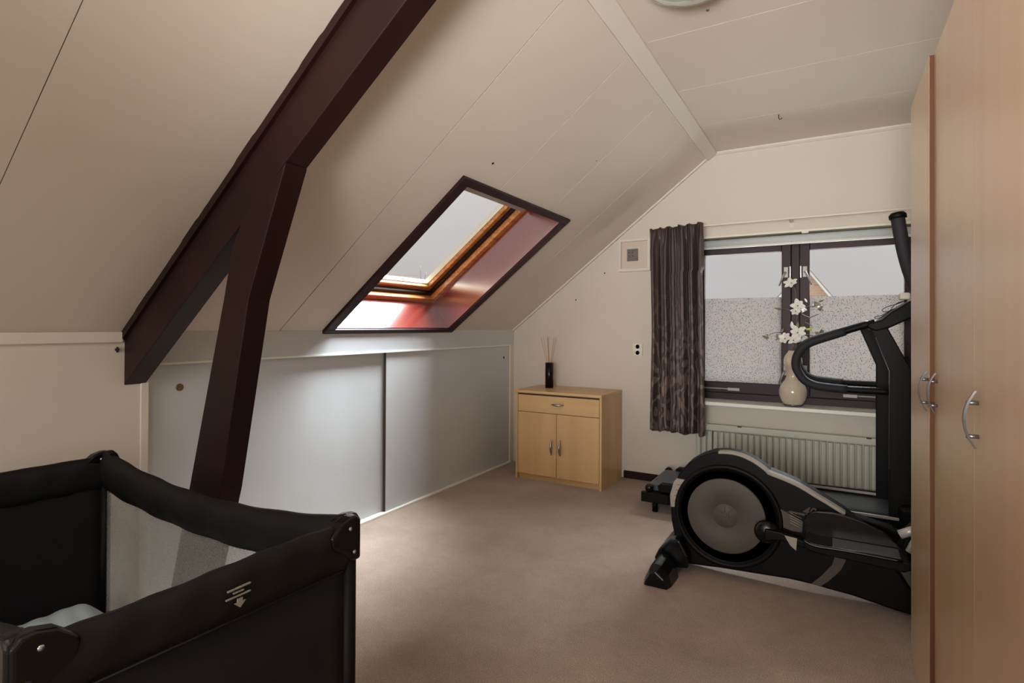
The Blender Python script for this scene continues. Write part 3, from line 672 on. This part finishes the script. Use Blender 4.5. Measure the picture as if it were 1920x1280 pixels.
# light crown strip over the top edge
crown = [p for p in OUT if p[1] > .39 and p[0] > -.56]
def offs(pts, d):
    o = []
    for i, p in enumerate(pts):
        a = Vector(pts[max(0, i-1)]); c = Vector(pts[min(len(pts)-1, i+1)]); t = (c-a).normalized(); o.append((p[0]-t.y*d, p[1]+t.x*d))
    return o
cs_ = [tuple(v[:2]) for v in catmull([(p[0], p[1], 0) for p in crown], 4)]
split = [i for i, p in enumerate(cs_) if p[0] > -.251][0]
for (seg, w0) in ((cs_[2:split+1], .007), (cs_[split-1:], .010)):
    b = BM(); prism(b, offs(seg, .005) + list(reversed(offs(seg, -w0))), 'y', EY0+.006, EY0+.048); obj('crown_strip', b, GREYL, el, .003, label='light grey trim along the top of the casing')
for nm, pts, m_ in (('rear_vent_cap', [(-.67,.449),(-.63,.447),(-.651,.378),(-.657,.309),(-.697,.303),(-.7,.330),(-.692,.38)], GREYL),
                    ('side_vent', [(-.224,.381),(-.189,.37),(-.113,.334),(-.117,.286),(-.157,.285),(-.209,.297)], GREYP),
                    ('trim_stripe', [(.004,.219),(.044,.234),(.052,.201),(.032,.151),(-.012,.095),(-.042,.066),(-.081,.066),(-.042,.111),(-.002,.167),(.008,.203)], GREYP)):
    b = BM(); prism(b, pts, 'y', EY0+.005, EY0+.02); o_ = obj(nm, b, m_, el, .002, label='grey panel on the casing')
    if nm == 'side_vent':
        for q in range(5):
            bb = BM(); z0 = .300+.011*q; tube(bb, [(-.165, EY0+.0045, z0+.022), (-.118, EY0+.0045, z0+.004)], .0012, 6); obj('groove', bb, GREYL, o_)
    if nm == 'rear_vent_cap':
        for q in range(4):
            bb = BM(); z0 = .335+.028*q; tube(bb, [(-.688+.01*q*.7, EY0+.005, z0), (-.652+.006*q, EY0+.005, z0)], .0012, 6); obj('groove', bb, GREYP, o_)
b = BM(); prism(b, [(-.699,.303),(-.703,.36),(-.684,.43),(-.668,.449),(-.676,.42),(-.692,.36),(-.692,.303)], 'y', EY0+.006, EY1-.006); obj('rear_vent_cap', b, GREYL, el, .003)
# model number
def text_mesh(name, body_, size, m, parent, loc, rot, ext=.0008, shear=0):
    cu = bpy.data.curves.new(name, 'FONT'); cu.body = body_; cu.size = size; cu.extrude = ext; cu.shear = shear; cu.offset = .0006
    o = bpy.data.objects.new(name, cu); COL.objects.link(o); bpy.context.view_layer.update()
    me = bpy.data.meshes.new_from_object(o.evaluated_get(bpy.context.evaluated_depsgraph_get())); bpy.data.objects.remove(o)
    o = bpy.data.objects.new(name, me); COL.objects.link(o); me.materials.append(m)
    mw = Matrix.Translation(loc) @ Euler(rot).to_matrix().to_4x4(); me.transform(mw)
    o.parent = parent; off = Vector((0, 0, 0)); q = parent
    while q: off += q.location; q = q.parent
    o.location = -off; return o
text_mesh('model_number', '40', .050, GREYP, el, (-.118, EY0+.010, .367), (PI/2, 0, 0), .0012, .35)
b = BM(); prism(b, [(-.176,.366),(-.166,.373),(-.105,.370),(-.108,.361)], 'y', EY0+.009, EY0+.013); obj('lettering_underline', b, GREYP, el)
# crank, arm, pedal
b = BM(); lathe(b, [(0, -.062), (.03, -.060), (.046, -.050), (.052, -.036), (.050, -.018), (.034, -.004), (.028, .01)], (-.259, EY0, .275), 36, 'y'); obj('crank_knob', b, BLACKG, el)
b = BM(); prism(b, [(-.262,.300),(-.20,.298),(-.10,.276),(.30,.262),(.30,.235),(-.09,.246),(-.20,.262),(-.262,.250)], 'y', 2.700, 2.735); obj('pedal_arm', b, BLACKP, el, .006)
b = BM(); prism(b, [(-.182,.290),(-.132,.286),(-.136,.232),(-.160,.252)], 'y', 2.694, 2.700); obj('arm_cover', b, GREYL, el, .001, label='light grey cover on the pedal arm')
b = BM(); prism(b, [(-.085,.262),(.225,.248),(.225,.240),(-.085,.254)], 'y', 2.664, 2.7); obj('pedal_rail', b, GREYL, el, .002, label='light grey rail under the pedal')
pd = BM(); prism(pd, [(-.105,.298),(-.085,.276),(-.05,.270),(.24,.258),(.262,.270),(.262,.298),(.235,.302),(-.06,.305),(-.10,.315)], 'y', 2.60, 2.74); pdo = obj('pedal', pd, BLACKP, el, .006)
b = BM(); g_ = [(-0.107, 0.299), (-0.11, 0.357), (-0.098, 0.382), (-0.078, 0.4), (-0.057, 0.407), (0.0, 0.41), (0.031, 0.408), (0.114, 0.391), (0.166, 0.368), (0.188, 0.357), (0.218, 0.332), (0.241, 0.312), (0.271, 0.257), (0.249, 0.252), (-0.062, 0.262), (-0.104, 0.28)]
prism(b, g_, 'y', 2.728, 2.742); obj('side_guard', b, BLACKG, pdo, .004)
bx('tread', mat('grooved_pedal_tread', rgb(70, 74, 80), .3, bump=.5, bscale=120), pdo, .0, .23, 2.615, 2.722, .300, .3065, .001)
b = BM(); g2 = catmull([(-.103, 2.602, .315), (-.06, 2.597, .302), (.05, 2.597, .304), (.235, 2.602, .300)], 6); tube(b, g2, .007, 8); obj('front_lip', b, BLACKG, pdo)
# far pedal and arm on the other side
b = BM(); prism(b, [(-.45,.40),(-.20,.40),(.30,.30),(.30,.275),(-.22,.37),(-.45,.37)], 'y', 2.955, 2.985); obj('pedal_arm', b, BLACKP, el, .006)
b = BM(); prism(b, [(-.10,.36),(.24,.29),(.24,.28),(-.10,.35)], 'y', 2.99, 3.10); obj('pedal', b, BLACKP, el, .004)
# rear stabiliser at the left with floor cap
b = BM(); tube(b, [(-.712, 2.60, .052), (-.712, 3.12, .052)], .038, 16); obj('stabiliser_tube', b, BLACKM, el)
for (ya, yb_) in ((2.535, 2.70), (3.14, 3.00)):
    s_ = 1 if yb_ > ya else -1
    b = BM(); prof = [(-.772,.0),(-.766,.020),(-.745,.066),(-.722,.092),(-.690,.088),(-.655,.055),(-.640,.0)]
    vs1 = [b.verts.new((x+.012*(1 if x < -.7 else -1), ya, z*.80)) for x, z in prof]; vs2 = [b.verts.new((x, ya+s_*.045, z)) for x, z in prof]; vs3 = [b.verts.new((x*1.0+(0.004), yb_, z*1.08)) for x, z in prof]
    for A, B in ((vs1, vs2), (vs2, vs3)):
        for i in range(len(A)):
            j = (i+1) % len(A); b.faces.new((A[i], A[j], B[j], B[i]))
    b.faces.new(vs1); b.faces.new(list(reversed(vs3))); bmesh.ops.recalc_face_normals(b, faces=b.faces)
    obj('stabiliser_foot', b, BLACKG, el, .006)
b = BM(); prism(b, [(-.765,.055),(-.742,.105),(-.690,.158),(-.640,.170),(-.60,.10),(-.60,.04),(-.70,.03)], 'y', 2.72, 2.99); obj('stabiliser_bracket', b, BLACKG, el, .010, 3)
b = BM(); prism(b, [(-.738,.112),(-.692,.161),(-.668,.166),(-.664,.158),(-.69,.150),(-.732,.106)], 'y', 2.74, 2.79); obj('bracket_plate', b, mat('slate_blue_plastic', rgb(78, 88, 100), .3), el, .003, label='slate-blue plate on the stabiliser bracket')
b = BM(); tube(b, [(-.675, 2.86, .165), (-.690, 2.88, .235), (-.700, 2.89, .262)], .003, 8); obj('cord', b, BLACKP, el)
# front stabiliser, tower and swinging handle at the right
b = BM(); prism(b, [(.20,.19),(.236,.262),(.272,.352),(.33,.42),(.40,.40),(.42,.06),(.33,.04)], 'y', 2.80, 2.91); obj('front_tower', b, BLACKP, el, .01)
b = BM(); prism(b, [(.222,.235),(.262,.245),(.30,.14),(.28,.135)], 'y', 2.762, 2.79); obj('tower_trim', b, GREYP, el, .003)
b = BM(); tube(b, [(.236, 2.74, .36), (.30, 2.74, .395)], .018, 12); tube(b, [(.262, 2.70, .31), (.30, 2.70, .40)], .012, 12); obj('pivot_link', b, SILV, el, label='silver pivot link behind the pedal')
b = BM(); tube(b, [(.36, 2.60, .045), (.36, 3.12, .045)], .038, 16); obj('stabiliser_tube', b, BLACKM, el)
for y_ in (2.56, 3.06): bx('stabiliser_foot', BLACKG, el, .30, .42, y_, y_+.10, 0, .085, .02)
b = BM(); tube(b, [(.34, 2.87, .38), (.34, 2.90, .80), (.345, 2.91, 1.12)], .026, 14); obj('mast', b, BLACKM, el)
hp = catmull([(.36, 2.90, 1.05), (.345, 2.90, 1.22), (.318, 2.90, 1.34), (.285, 2.90, 1.445), (.262, 2.90, 1.55), (.243, 2.90, 1.68)], 6)
b = BM(); tube(b, hp, .0265, 18); hg = obj('swing_handle', b, FOAM, el)
b = BM(); tube(b, [(.2445, 2.90, 1.674), (.2425, 2.90, 1.690), (.241, 2.90, 1.700)], [.033, .033, .024], 20); obj('end_cap', b, BLACKP, hg)

# ------------------------------------------------------------------ treadmill
tm = thing('treadmill', 'black treadmill with looped foam handrails under the window', 'exercise machine', (-.35, 3.8, 0))
TY0, TY1 = 3.555, 4.055
b = BM(); box(b, -1.065, .62, TY0-.01, TY0+.06, .068, .128); box(b, -1.065, .62, TY1-.05, TY1+.01, .068, .128); box(b, -1.065, -1.01, TY0+.05, TY1-.05, .068, .128); box(b, .5, .62, TY0, TY1, .068, .128); obj('frame', b, BLACKM, tm, .004)
b = BM(); box(b, -1.02, .60, TY0+.05, TY1-.05, .130, .150); obj('deck_board', b, BLACKP, tm)
b = BM(); pts = [(-1.060,.148),(-1.052,.164),(-1.035,.172),(.58,.172),(.60,.150),(-1.035,.130),(-1.052,.134)]; prism(b, pts, 'y', TY0+.045, TY1-.045); obj('running_belt', b, BELT, tm, .003, label='blue-grey running belt')
for (y0, y1) in ((TY0-.012, TY0+.048), (TY1-.048, TY1+.012)):
    b = BM(); prism(b, [(-.965,.140),(-.975,.178),(-.955,.192),(.60,.200),(.60,.140)], 'y', y0, y1); rl = obj('side_rail', b, BLACKP, tm, .006)
    bx('rail_edge', SILV, rl, -.55, .58, y0-.002 if y0 < 3.7 else y0-.001, y0+.006, .185, .199, .001, label='bright metal edge of the side rail')
b = BM(); box(b, -1.078, -.90, TY0-.022, TY0+.01, .068, .130); obj('end_cover', b, BLACKM, tm, .004)
b = BM(); lathe(b, [(.0, -.022), (.018, -.020), (.026, -.008), (.026, .02), (.018, .03)], (-1.03, TY0+.0, .155), 20, 'y'); obj('roller_cap', b, BLACKG, tm)
b = BM(); lathe(b, [(.0, .022), (.018, .020), (.026, .008), (.026, -.02), (.018, -.03)], (-1.03, TY1, .155), 20, 'y'); obj('roller_cap', b, BLACKG, tm)
for (x, y) in ((-1.0, TY0+.03), (-1.0, TY1-.03), (.5, TY0+.03), (.5, TY1-.03)):
    b = BM(); tube(b, [(x, y, 0), (x, y, .07)], .018, 12); obj('foot', b, BLACKP, tm)
b = BM(); box(b, .30, .64, TY0-.03, TY1+.03, .10, .27); obj('motor_hood', b, BLACKP, tm, .03, 4)
# uprights: straight, then raked towards the user
for (ya, yb_, dx) in ((3.56, 3.60, 0), (4.00, 4.035, -.032)):
    b = BM(); prism(b, [(.260+dx, .10), (.358+dx, .10), (.358+dx, .985), (.245+dx, 1.222), (.178+dx, 1.190), (.260+dx, .975)], 'y', ya, yb_); obj('upright', b, BLACKM, tm, .006)
b = BM(); tube(b, [(.262, 3.556, .45), (.262, 3.556, .97), (.2, 3.556, 1.15)], .0018, 6); obj('upright_edge', b, STEELD, tm)
def loop(y, dx, yin):
    P = [(.262+dx, yin, .858), (.10+dx, y, .858), (-.03+dx, y, .865), (-.09+dx, y, .874), (-.140+dx, y, .900), (-.176+dx, y, .955), (-.184+dx, y, .998), (-.174+dx, y, 1.045), (-.145+dx, y, 1.090), (-.09+dx, y, 1.124), (.0+dx, y, 1.158), (.10+dx, y, 1.196), (.20+dx, y, 1.230)]
    pts = catmull(P, 5)
    k = [i for i, p in enumerate(pts) if p.x > .055+dx]
    lo = [i for i in k if pts[i].z < 1.0][-1]; hi = [i for i in k if pts[i].z > 1.0][0]
    b = BM(); tube(b, pts[:lo+2], .0185, 14); obj('handrail', b, BLACKM, tm); b = BM(); tube(b, pts[hi-1:], .0185, 14); h = obj('handrail', b, BLACKM, tm)
    b = BM(); tube(b, pts[lo:hi+1], .0235, 16); obj('foam_grip', b, FOAM, h)
loop(3.58, 0, 3.58); loop(4.02, -.014, 4.02)
b = BM(); prism(b, [(.165, 1.200), (.20, 1.180), (.262, 1.200), (.42, 1.285), (.42, 1.37), (.355, 1.345), (.27, 1.285), (.23, 1.245), (.16, 1.222)], 'y', 3.555, 4.04); obj('console', b, BLACKM, tm, .01, 3)
b = BM(); prism(b, [(.375, 1.345), (.42, 1.375), (.42, 1.40), (.385, 1.37)], 'y', 3.60, 4.0); obj('console_screen', b, BLACKG, tm, .003)
bx('pulse_sensor', mat('pale_blue_plastic', rgb(168, 184, 190), .3), tm, .175, .235, 3.985, 4.04, 1.228, 1.244, .006, label='pale blue pulse pad on the far handrail')
b = BM()
cab = catmull([(.345, 3.62, 1.352), (.300, 3.63, 1.330), (.262, 3.62, 1.318), (.235, 3.64, 1.300), (.25, 3.62, 1.288), (.29, 3.63, 1.305), (.268, 3.61, 1.292), (.228, 3.62, 1.268), (.202, 3.63, 1.262), (.206, 3.62, 1.252), (.235, 3.63, 1.262), (.262, 3.62, 1.285), (.295, 3.62, 1.33), (.33, 3.63, 1.345)], 6)
tube(b, cab, .0018, 6)
tag(obj('thin_cable', b, BLACKP), 'thin tangled black cable lying on the treadmill console', 'cable')
b = BM(); box(b, .312, .360, 3.60, 3.68, 1.352, 1.390)
tag(obj('small_box', b, TRIMW, None, .01, 3), 'small white rounded box on the treadmill console', 'box')

# ------------------------------------------------------------------ vase and magnolia
VX, VY, VZ = -.231, 4.175, .672
va = thing('vase', 'gourd-shaped pearly cream vase on the window sill', 'vase', (VX, VY, VZ))
prof = [(.054,.012),(.066,.026),(.080,.055),(.0865,.088),(.083,.118),(.068,.150),(.050,.176),(.0415,.200),(.044,.225),(.053,.262),(.0575,.293),(.054,.325),(.043,.348),(.032,.364),(.028,.374)]
pc = [tuple(v[:2]) for v in catmull([(a, c, 0) for a, c in prof], 4)]
b = BM(); lathe(b, pc, (VX, VY, VZ), 48); obj('body', b, VASEM, va)
b = BM(); lathe(b, [(.05, 0), (.056, .002), (.058, .012), (.054, .016)], (VX, VY, VZ), 40); obj('foot_ring', b, VASEG, va, label='dark pewter foot')
b = BM(); lathe(b, [(.028,.372),(.0255,.385),(.025,.41),(.026,.428),(.028,.434),(.024,.434),(.022,.38),(0,.38)], (VX, VY, VZ), 32); obj('neck', b, VASEG, va, label='dark pewter neck')
b = BM(); 
for k in range(24):
    a = k/24*PI*3; rr_ = .004+.024*k/24
    b.verts.new((0, 0, 0)) if False else None
sp_ = [(VX-.008+.026*(k/26)*math.cos(k/26*PI*3.2), VY-.0865+.012*(k/26)**2+.001, VZ+.092+.030*(k/26)*math.sin(k/26*PI*3.2)) for k in range(3, 27)]
tube(b, sp_, .0022, 6); obj('spiral_relief', b, VASEM, va)

mg = thing('magnolia_spray', 'artificial magnolia branches with white blossoms standing in the gourd vase', 'flowers', (VX, VY, VZ+.43))
def W(px, py, dy=0):  # helper for the flat fan of the spray (metres right of the vase, metres above its rim)
    return Vector((VX+px, VY-.02+dy, 1.106+py))
stems = [
 [(0,-.06),(.012,.03),(.02,.12),(.024,.20),(.018,.28),(.012,.35),(-.006,.385)],
 [(0,-.06),(-.01,.02),(-.05,.055),(-.10,.060),(-.14,.048)],
 [(.005,-.06),(.04,.05),(.07,.13),(.10,.16),(.15,.185)],
 [(.02,.18),(-.03,.215),(-.07,.222)],
 [(.10,.16),(.05,.19),(.085,.235),(.12,.235),(.165,.25)],
 [(.0,-.04),(.05,.035),(.10,.045),(.15,.030)],
 [(.07,.13),(.09,.12),(.11,.11)]]
for s in stems:
    P = catmull([W(x, z, .02*math.sin(9*x+5*z)) for x, z in s], 5); n_ = len(P)
    b = BM(); tube(b, P, [.0042-.0022*i/n_ for i in range(n_)], 7); obj('stem', b, TWIG, mg)
def petal(bm, c, d, up, L, Wd, curl=.25):
    d = d.normalized(); sd_ = d.cross(up).normalized(); nn = sd_.cross(d)
    rows = []
    for i in range(6):
        t = i/5; wd = Wd*math.sin(PI*(.12+.80*t))**.8*(1 if t < .9 else .75); hh = curl*L*(t*t)
        rows.append([bm.verts.new(c + d*L*t + sd_*wd*q + nn*(hh + .25*Wd*q*q)) for q in (-1, -.4, .4, 1)])
    for i in range(5):
        for k in range(3):
            fc = bm.faces.new((rows[i][k], rows[i][k+1], rows[i+1][k+1], rows[i+1][k])); fc.smooth = True
def blossom(c, facing, m, sc_=1.0, n=6, open_=.7, seed=0):
    rg = random.Random(seed); fz = Vector(facing).normalized(); a0 = fz.orthogonal().normalized(); b0 = fz.cross(a0); bm = BM()
    for k in range(n):
        a = 2*PI*k/n + rg.uniform(-.25, .25); rd_ = a0*math.cos(a) + b0*math.sin(a)
        op = open_*rg.uniform(.8, 1.15)
        d = (rd_*op + fz*(1-op*.75)); petal(bm, c, d, fz, .042*sc_*rg.uniform(.8, 1.15), .0145*sc_, -.22)
    o = obj('blossom', bm, m, mg); md = o.modifiers.new('s', 'SOLIDIFY'); md.thickness = .001
    b = BM(); lathe(b, [(0, .010), (.004, .006), (.005, 0), (.003, -.003)], (0, 0, 0), 8)
    me_o = obj('stamen', b, BUD, o); q = fz.to_track_quat('Z', 'Y').to_matrix().to_4x4(); me_o.data.transform(Matrix.Translation(c) @ q)
    return o
blossom(W(-.008,.392,-.01), (-.3,-.8,.5), PETAL, 1.05, 6, .85, 1)
blossom(W(.030,.240,-.02), (.1,-.9,.1), PETAL, 1.1, 6, .85, 2)
blossom(W(.018,.205,-.02), (0,-.9,-.3), PETAL, .8, 5, .8, 3)
blossom(W(.128,.235,-.01), (.6,-.5,.5), PETALG, .95, 6, .6, 4)
blossom(W(.150,.215,0), (.9,-.3,.1), PETALG, .8, 5, .5, 5)
blossom(W(.082,.212,.01), (-.9,-.4,.1), PETAL, .8, 5, .4, 6)
blossom(W(-.155,.046,0), (-.4,-.6,-.7), PETALG, .95, 6, .35, 7)
blossom(W(-.045,.020,-.02), (-.3,-.8,.2), PETAL, 1.15, 6, .75, 8)
blossom(W(-.075,.028,0), (-.8,-.4,.1), PETALG, .8, 5, .5, 9)
blossom(W(.030,.060,-.03), (.1,-1,.15), PETAL, 1.2, 6, .9, 10)
blossom(W(.052,.030,-.02), (.5,-.8,-.3), PETAL, .9, 5, .8, 11)
blossom(W(.155,.040,-.01), (.8,-.6,.1), PETALG, 1.25, 6, .85, 12)
blossom(W(.005,.008,-.015), (0,-.8,.4), PETAL, .9, 5, .8, 13)
def bud(c, d, L, Rr, m):
    b = BM(); lathe(b, [(0, 0), (Rr*.7, L*.2), (Rr, L*.45), (Rr*.6, L*.8), (0, L)], (0, 0, 0), 10); o = obj('bud', b, m, mg)
    o.data.transform(Matrix.Translation(c) @ Vector(d).normalized().to_track_quat('Z', 'Y').to_matrix().to_4x4())
bud(W(-.002,.085,-.02), (-.1,0,1), .052, .012, PETAL); bud(W(.026,.085,-.01), (.1,0,1), .050, .010, BUD)
bud(W(-.065,.218), (-1,0,.25), .052, .009, BUD); bud(W(-.068,.062), (.4,0,1), .030, .006, PETALG)
bud(W(.150,.262), (1,0,.5), .040, .006, BUD); bud(W(.085,.262), (-.6,0,1), .032, .006, PETAL)
b = BM(); petal(b, W(.042,.095,-.02), Vector((1,0,-.25)), Vector((0,-1,.2)), .045, .007, .3); petal(b, W(.080,.080,-.02), Vector((1,0,.3)), Vector((0,-1,.2)), .035, .007, .1)
o_ = obj('leaf', b, LIME, mg, label='lime green leaf'); md = o_.modifiers.new('s', 'SOLIDIFY'); md.thickness = .001

# ------------------------------------------------------------------ travel cot
ct = thing('travel_cot', 'black folding travel cot with mesh side in the left foreground', 'cot', (-1.56, .63, 0))
A_, B_, C_, D_ = Vector((-2.150, .935, 0)), Vector((-.955, .905, 0)), Vector((-.985, .325, 0)), Vector((-2.180, .355, 0))
def wallpanel(name, p, q, ztop, zbot, thick, m, n=24, bulge=0.0, label=None, parent=ct):
    d = (q-p).normalized(); nrm = Vector((-d.y, d.x, 0)); bm = BM(); rows = []
    for s in (0, 1):
        grid = []
        for j in range(5):
            row = []
            for i in range(n+1):
                t = i/n; zt = ztop(t) if callable(ztop) else ztop; zb = zbot(t) if callable(zbot) else zbot
                z = zb + (zt-zb)*j/4; wv = bulge*math.sin(PI*j/4)
                row.append(bm.verts.new(p.lerp(q, t) + nrm*((thick/2+wv)*(1 if s else -1) + .003*math.sin(t*37+j)*(bulge > 0)) + Vector((0, 0, z))))
            grid.append(row)
        rows.append(grid)
    for s in (0, 1):
        for j in range(4):
            for i in range(n): bm.faces.new((rows[s][j][i], rows[s][j][i+1], rows[s][j+1][i+1], rows[s][j+1][i]))
    for j in range(4):
        for i in (0, n): bm.faces.new((rows[0][j][i], rows[1][j][i], rows[1][j+1][i], rows[0][j+1][i]))
    for i in range(n):
        for j in (0, 4): bm.faces.new((rows[0][j][i], rows[1][j][i], rows[1][j][i+1], rows[0][j][i+1]))
    bmesh.ops.recalc_face_normals(bm, faces=bm.faces)
    return obj(name, bm, m, parent, smooth=True, label=label)
def sag(t):   # the long rail folds down slightly at its middle hinge
    return .768 - .055*math.sin(PI*min(1, max(0, t)))**.8
def sagb(t): return .645 - .040*math.sin(PI*t)**.8
wallpanel('top_rail', A_, B_, sag, sagb, .018, FABK, 40, .016)
wallpanel('top_rail', B_, C_, lambda t: .752+.004*math.sin(6*t), .655, .016, FABK, 24, .012)
wallpanel('top_rail', A_, D_, lambda t: .753, .648, .016, FABK, 24, .010)
wallpanel('top_rail', D_, C_, sag, sagb, .018, FABK, 40, .016)
wallpanel('mesh_side', A_, B_, lambda t: sagb(t)+.01, .10, .002, NET, 24, 0, 'see-through mesh side panel')
wallpanel('mesh_side', D_, C_, lambda t: sagb(t)+.01, .10, .002, NET, 24, 0)
wallpanel('end_panel', B_, C_, .660, .10, .006, FABM, 12)
wallpanel('end_panel', A_, D_, .652, .10, .006, FABM, 12)
wallpanel('fabric_skirt', A_, B_, .14, .05, .012, FABK, 12); wallpanel('fabric_skirt', D_, C_, .14, .05, .012, FABK, 12)
wallpanel('fabric_skirt', B_, C_, .14, .05, .010, FABK, 12); wallpanel('fabric_skirt', A_, D_, .14, .05, .010, FABK, 12)
# seam on the end panel
b = BM(); tube(b, [B_+Vector((.015, -.03, .655)), C_+Vector((.015, .03, .657))], .0022, 6); obj('seam', b, FABK, ct)
for P_, sx_, sy_ in ((A_, -1, 1), (B_, 1, 1), (C_, 1, -1), (D_, -1, -1)):
    b = BM(); tube(b, [P_+Vector((0, 0, 0)), P_+Vector((0, 0, .70))], .0165, 14); po = obj('corner_post', b, BLACKM, ct)
    # moulded corner bracket: two arms meeting at a rounded crown
    b = BM()
    c = P_ + Vector((sx_*.006, sy_*.006, 0))
    for ax in (0, 1):
        L = .085
        prof = [(0,.668),(0,.757),(.012,.770),(.030,.770),(.055,.763),(L,.738),(L-.004,.712),(.045,.690),(.028,.668)]
        pts2 = []
        for (t_, z) in prof: pts2.append((t_, z))
        if ax == 0:
            prism(b, [(c.x - sx_*(t_-.012), z) for t_, z in pts2], 'y', c.y-.016, c.y+.016)
        else:
            prism(b, [(c.y - sy_*(t_-.012), z) for t_, z in pts2], 'x', c.x-.016, c.x+.016)
    br_ = obj('corner_bracket', b, BLACKG, po, .007, 3)
    for (t_, z) in ((.022, .745), (.010, .690)):
        for q in (1, -1):
            rv = BM(); lathe(rv, [(.0, q*.0035), (.0045, q*.002), (.005, 0)], (c.x+q*.016, c.y-sy_*t_, z), 12, 'x'); obj('rivet', rv, STEEL, br_)
    b = BM(); tube(b, [P_+Vector((0, 0, 0)), P_+Vector((0, 0, .03))], .024, 14); obj('foot', b, BLACKP, po)
# printed folding notice: three worn lines and an arrow, flat on the outside of the end rail
xl_ = -.9415
def strip(y0, y1, z0, h):
    bm = BM(); box(bm, xl_-.0016+.0, xl_-.0006, y0, y1, z0, z0+h); return bm
pr = BM()
for (y0, y1, z0, h) in ((.606,.619,.7165,.0042),(.6205,.634,.7168,.0042),(.635,.651,.717,.0042),(.617,.626,.7098,.0036),(.6275,.637,.7098,.0036),(.603,.615,.7025,.0036),(.6155,.635,.7025,.0036),(.636,.651,.7025,.0036)):
    box(pr, xl_-.004, xl_-.0006, y0, y1, z0, z0+h*.6)
prism(pr, [(.625,.698),(.635,.698),(.635,.691),(.641,.691),(.630,.681),(.619,.691),(.625,.691)], 'x', xl_-.004, xl_-.0006)
obj('printed_notice', pr, PRINTW, ct, label='worn white notice with a down arrow')
bx('cot_mattress', MATT, ct, -2.135, -.985, .375, .90, .17, .245, .015)
bx('cot_base', BLACKM, ct, -2.14, -.975, .36, .915, .12, .17, .005)
# sheet: a puffy pale blue pad lying on the mattress
def pad():
    me = bpy.data.meshes.new('folded_sheet'); nu, nv = 56, 40; vs = []; fs = []
    x0, x1, y0, y1 = -2.09, -1.10, .40, .878
    for j in range(nv+1):
        for i in range(nu+1):
            a = i/nu; c = j/nv; e = (min(1, min(a, 1-a)/.10))**.5; g_ = (min(1, min(c, 1-c)/.16))**.5
            h = .060*e*g_ + .035*math.exp(-((a-.06)/.10)**2)*g_
            h += .004*math.sin(26*a+9*c+3*math.sin(6*c))*e*g_ + .003*math.sin(50*(a*.35+c))*e*g_
            vs.append((x0+(x1-x0)*a, y0+(y1-y0)*c, .247+h))
    for j in range(nv):
        for i in range(nu):
            k = j*(nu+1)+i; fs.append((k, k+1, k+nu+2, k+nu+1))
    me.from_pydata(vs, [], fs); me.materials.append(SHEET)
    for p in me.polygons: p.use_smooth = True
    o = bpy.data.objects.new('folded_sheet', me); COL.objects.link(o); md = o.modifiers.new('s', 'SOLIDIFY'); md.thickness = .004; md.offset = 1
    tag(o, 'pale blue creased sheet lying inside the travel cot', 'sheet')
pad()

# ------------------------------------------------------------------ outdoors
bx_ = bx('street_ground', GROUND, None, -60, 60, 5.0, 90, -3.1, -3.0); struct(bx_, 'grey ground far below the window', 'ground')
hs = thing('neighbour_house', 'tan brick gable of the house across the street seen through the window', 'house', (-.5, 16, -3))
b = BM(); prism(b, [(-3.6, -3), (2.6, -3), (2.6, -1.55), (-.509, 2.50), (-3.6, -1.35)], 'y', 14.1, 22); obj('gable_wall', b, BRICK, hs)
b = BM(); prism(b, [(-.509, 2.566), (2.9, -2.07), (2.8, -2.14), (-.509, 2.505)], 'y', 13.98, 14.12); prism(b, [(-.509, 2.566), (-3.9, -1.40), (-3.8, -1.46), (-.509, 2.505)], 'y', 13.98, 14.12); obj('bargeboard', b, ROOFW, hs)
b = BM(); prism(b, [(-.509, 2.60), (2.95, -2.10), (2.90, -2.13), (-.509, 2.555)], 'y', 14.0, 22); prism(b, [(-.509, 2.60), (-3.95, -1.42), (-3.90, -1.46), (-.509, 2.555)], 'y', 14.0, 22); obj('roof', b, ROOFT, hs)
bt = thing('bare_tree', 'thin bare treetop twigs seen through the roof window', 'tree', (-7.6, 9.3, -3))
b = BM(); tube(b, [(-7.6, 9.3, -3), (-7.58, 9.3, 0), (-7.6, 9.3, 1.5)], [.10, .06, .03], 8); obj('trunk', b, TWIG, bt)
rg = random.Random(11); b = BM()
for k in range(9):
    x0 = -7.6+rg.uniform(-.05, .05); dx = rg.uniform(-.55, .25); h = rg.uniform(1.95, 2.55)
    tube(b, catmull([(x0, 9.3, 1.3), (x0+dx*.5, 9.3+rg.uniform(-.1, .1), 1.3+(h-1.3)*.5), (x0+dx, 9.3, h)], 4), .006, 5)
obj('twigs', b, TWIG, bt)
b = BM()
for z in (2.15, 2.30): tube(b, [(-14, 5.5, z), (-9, 9.1, z+.05), (-6.5, 10.9, z+.03)], .004, 5)
tag(obj('overhead_wire', b, DARKMET), 'pair of thin overhead wires outside the roof window', 'wire')
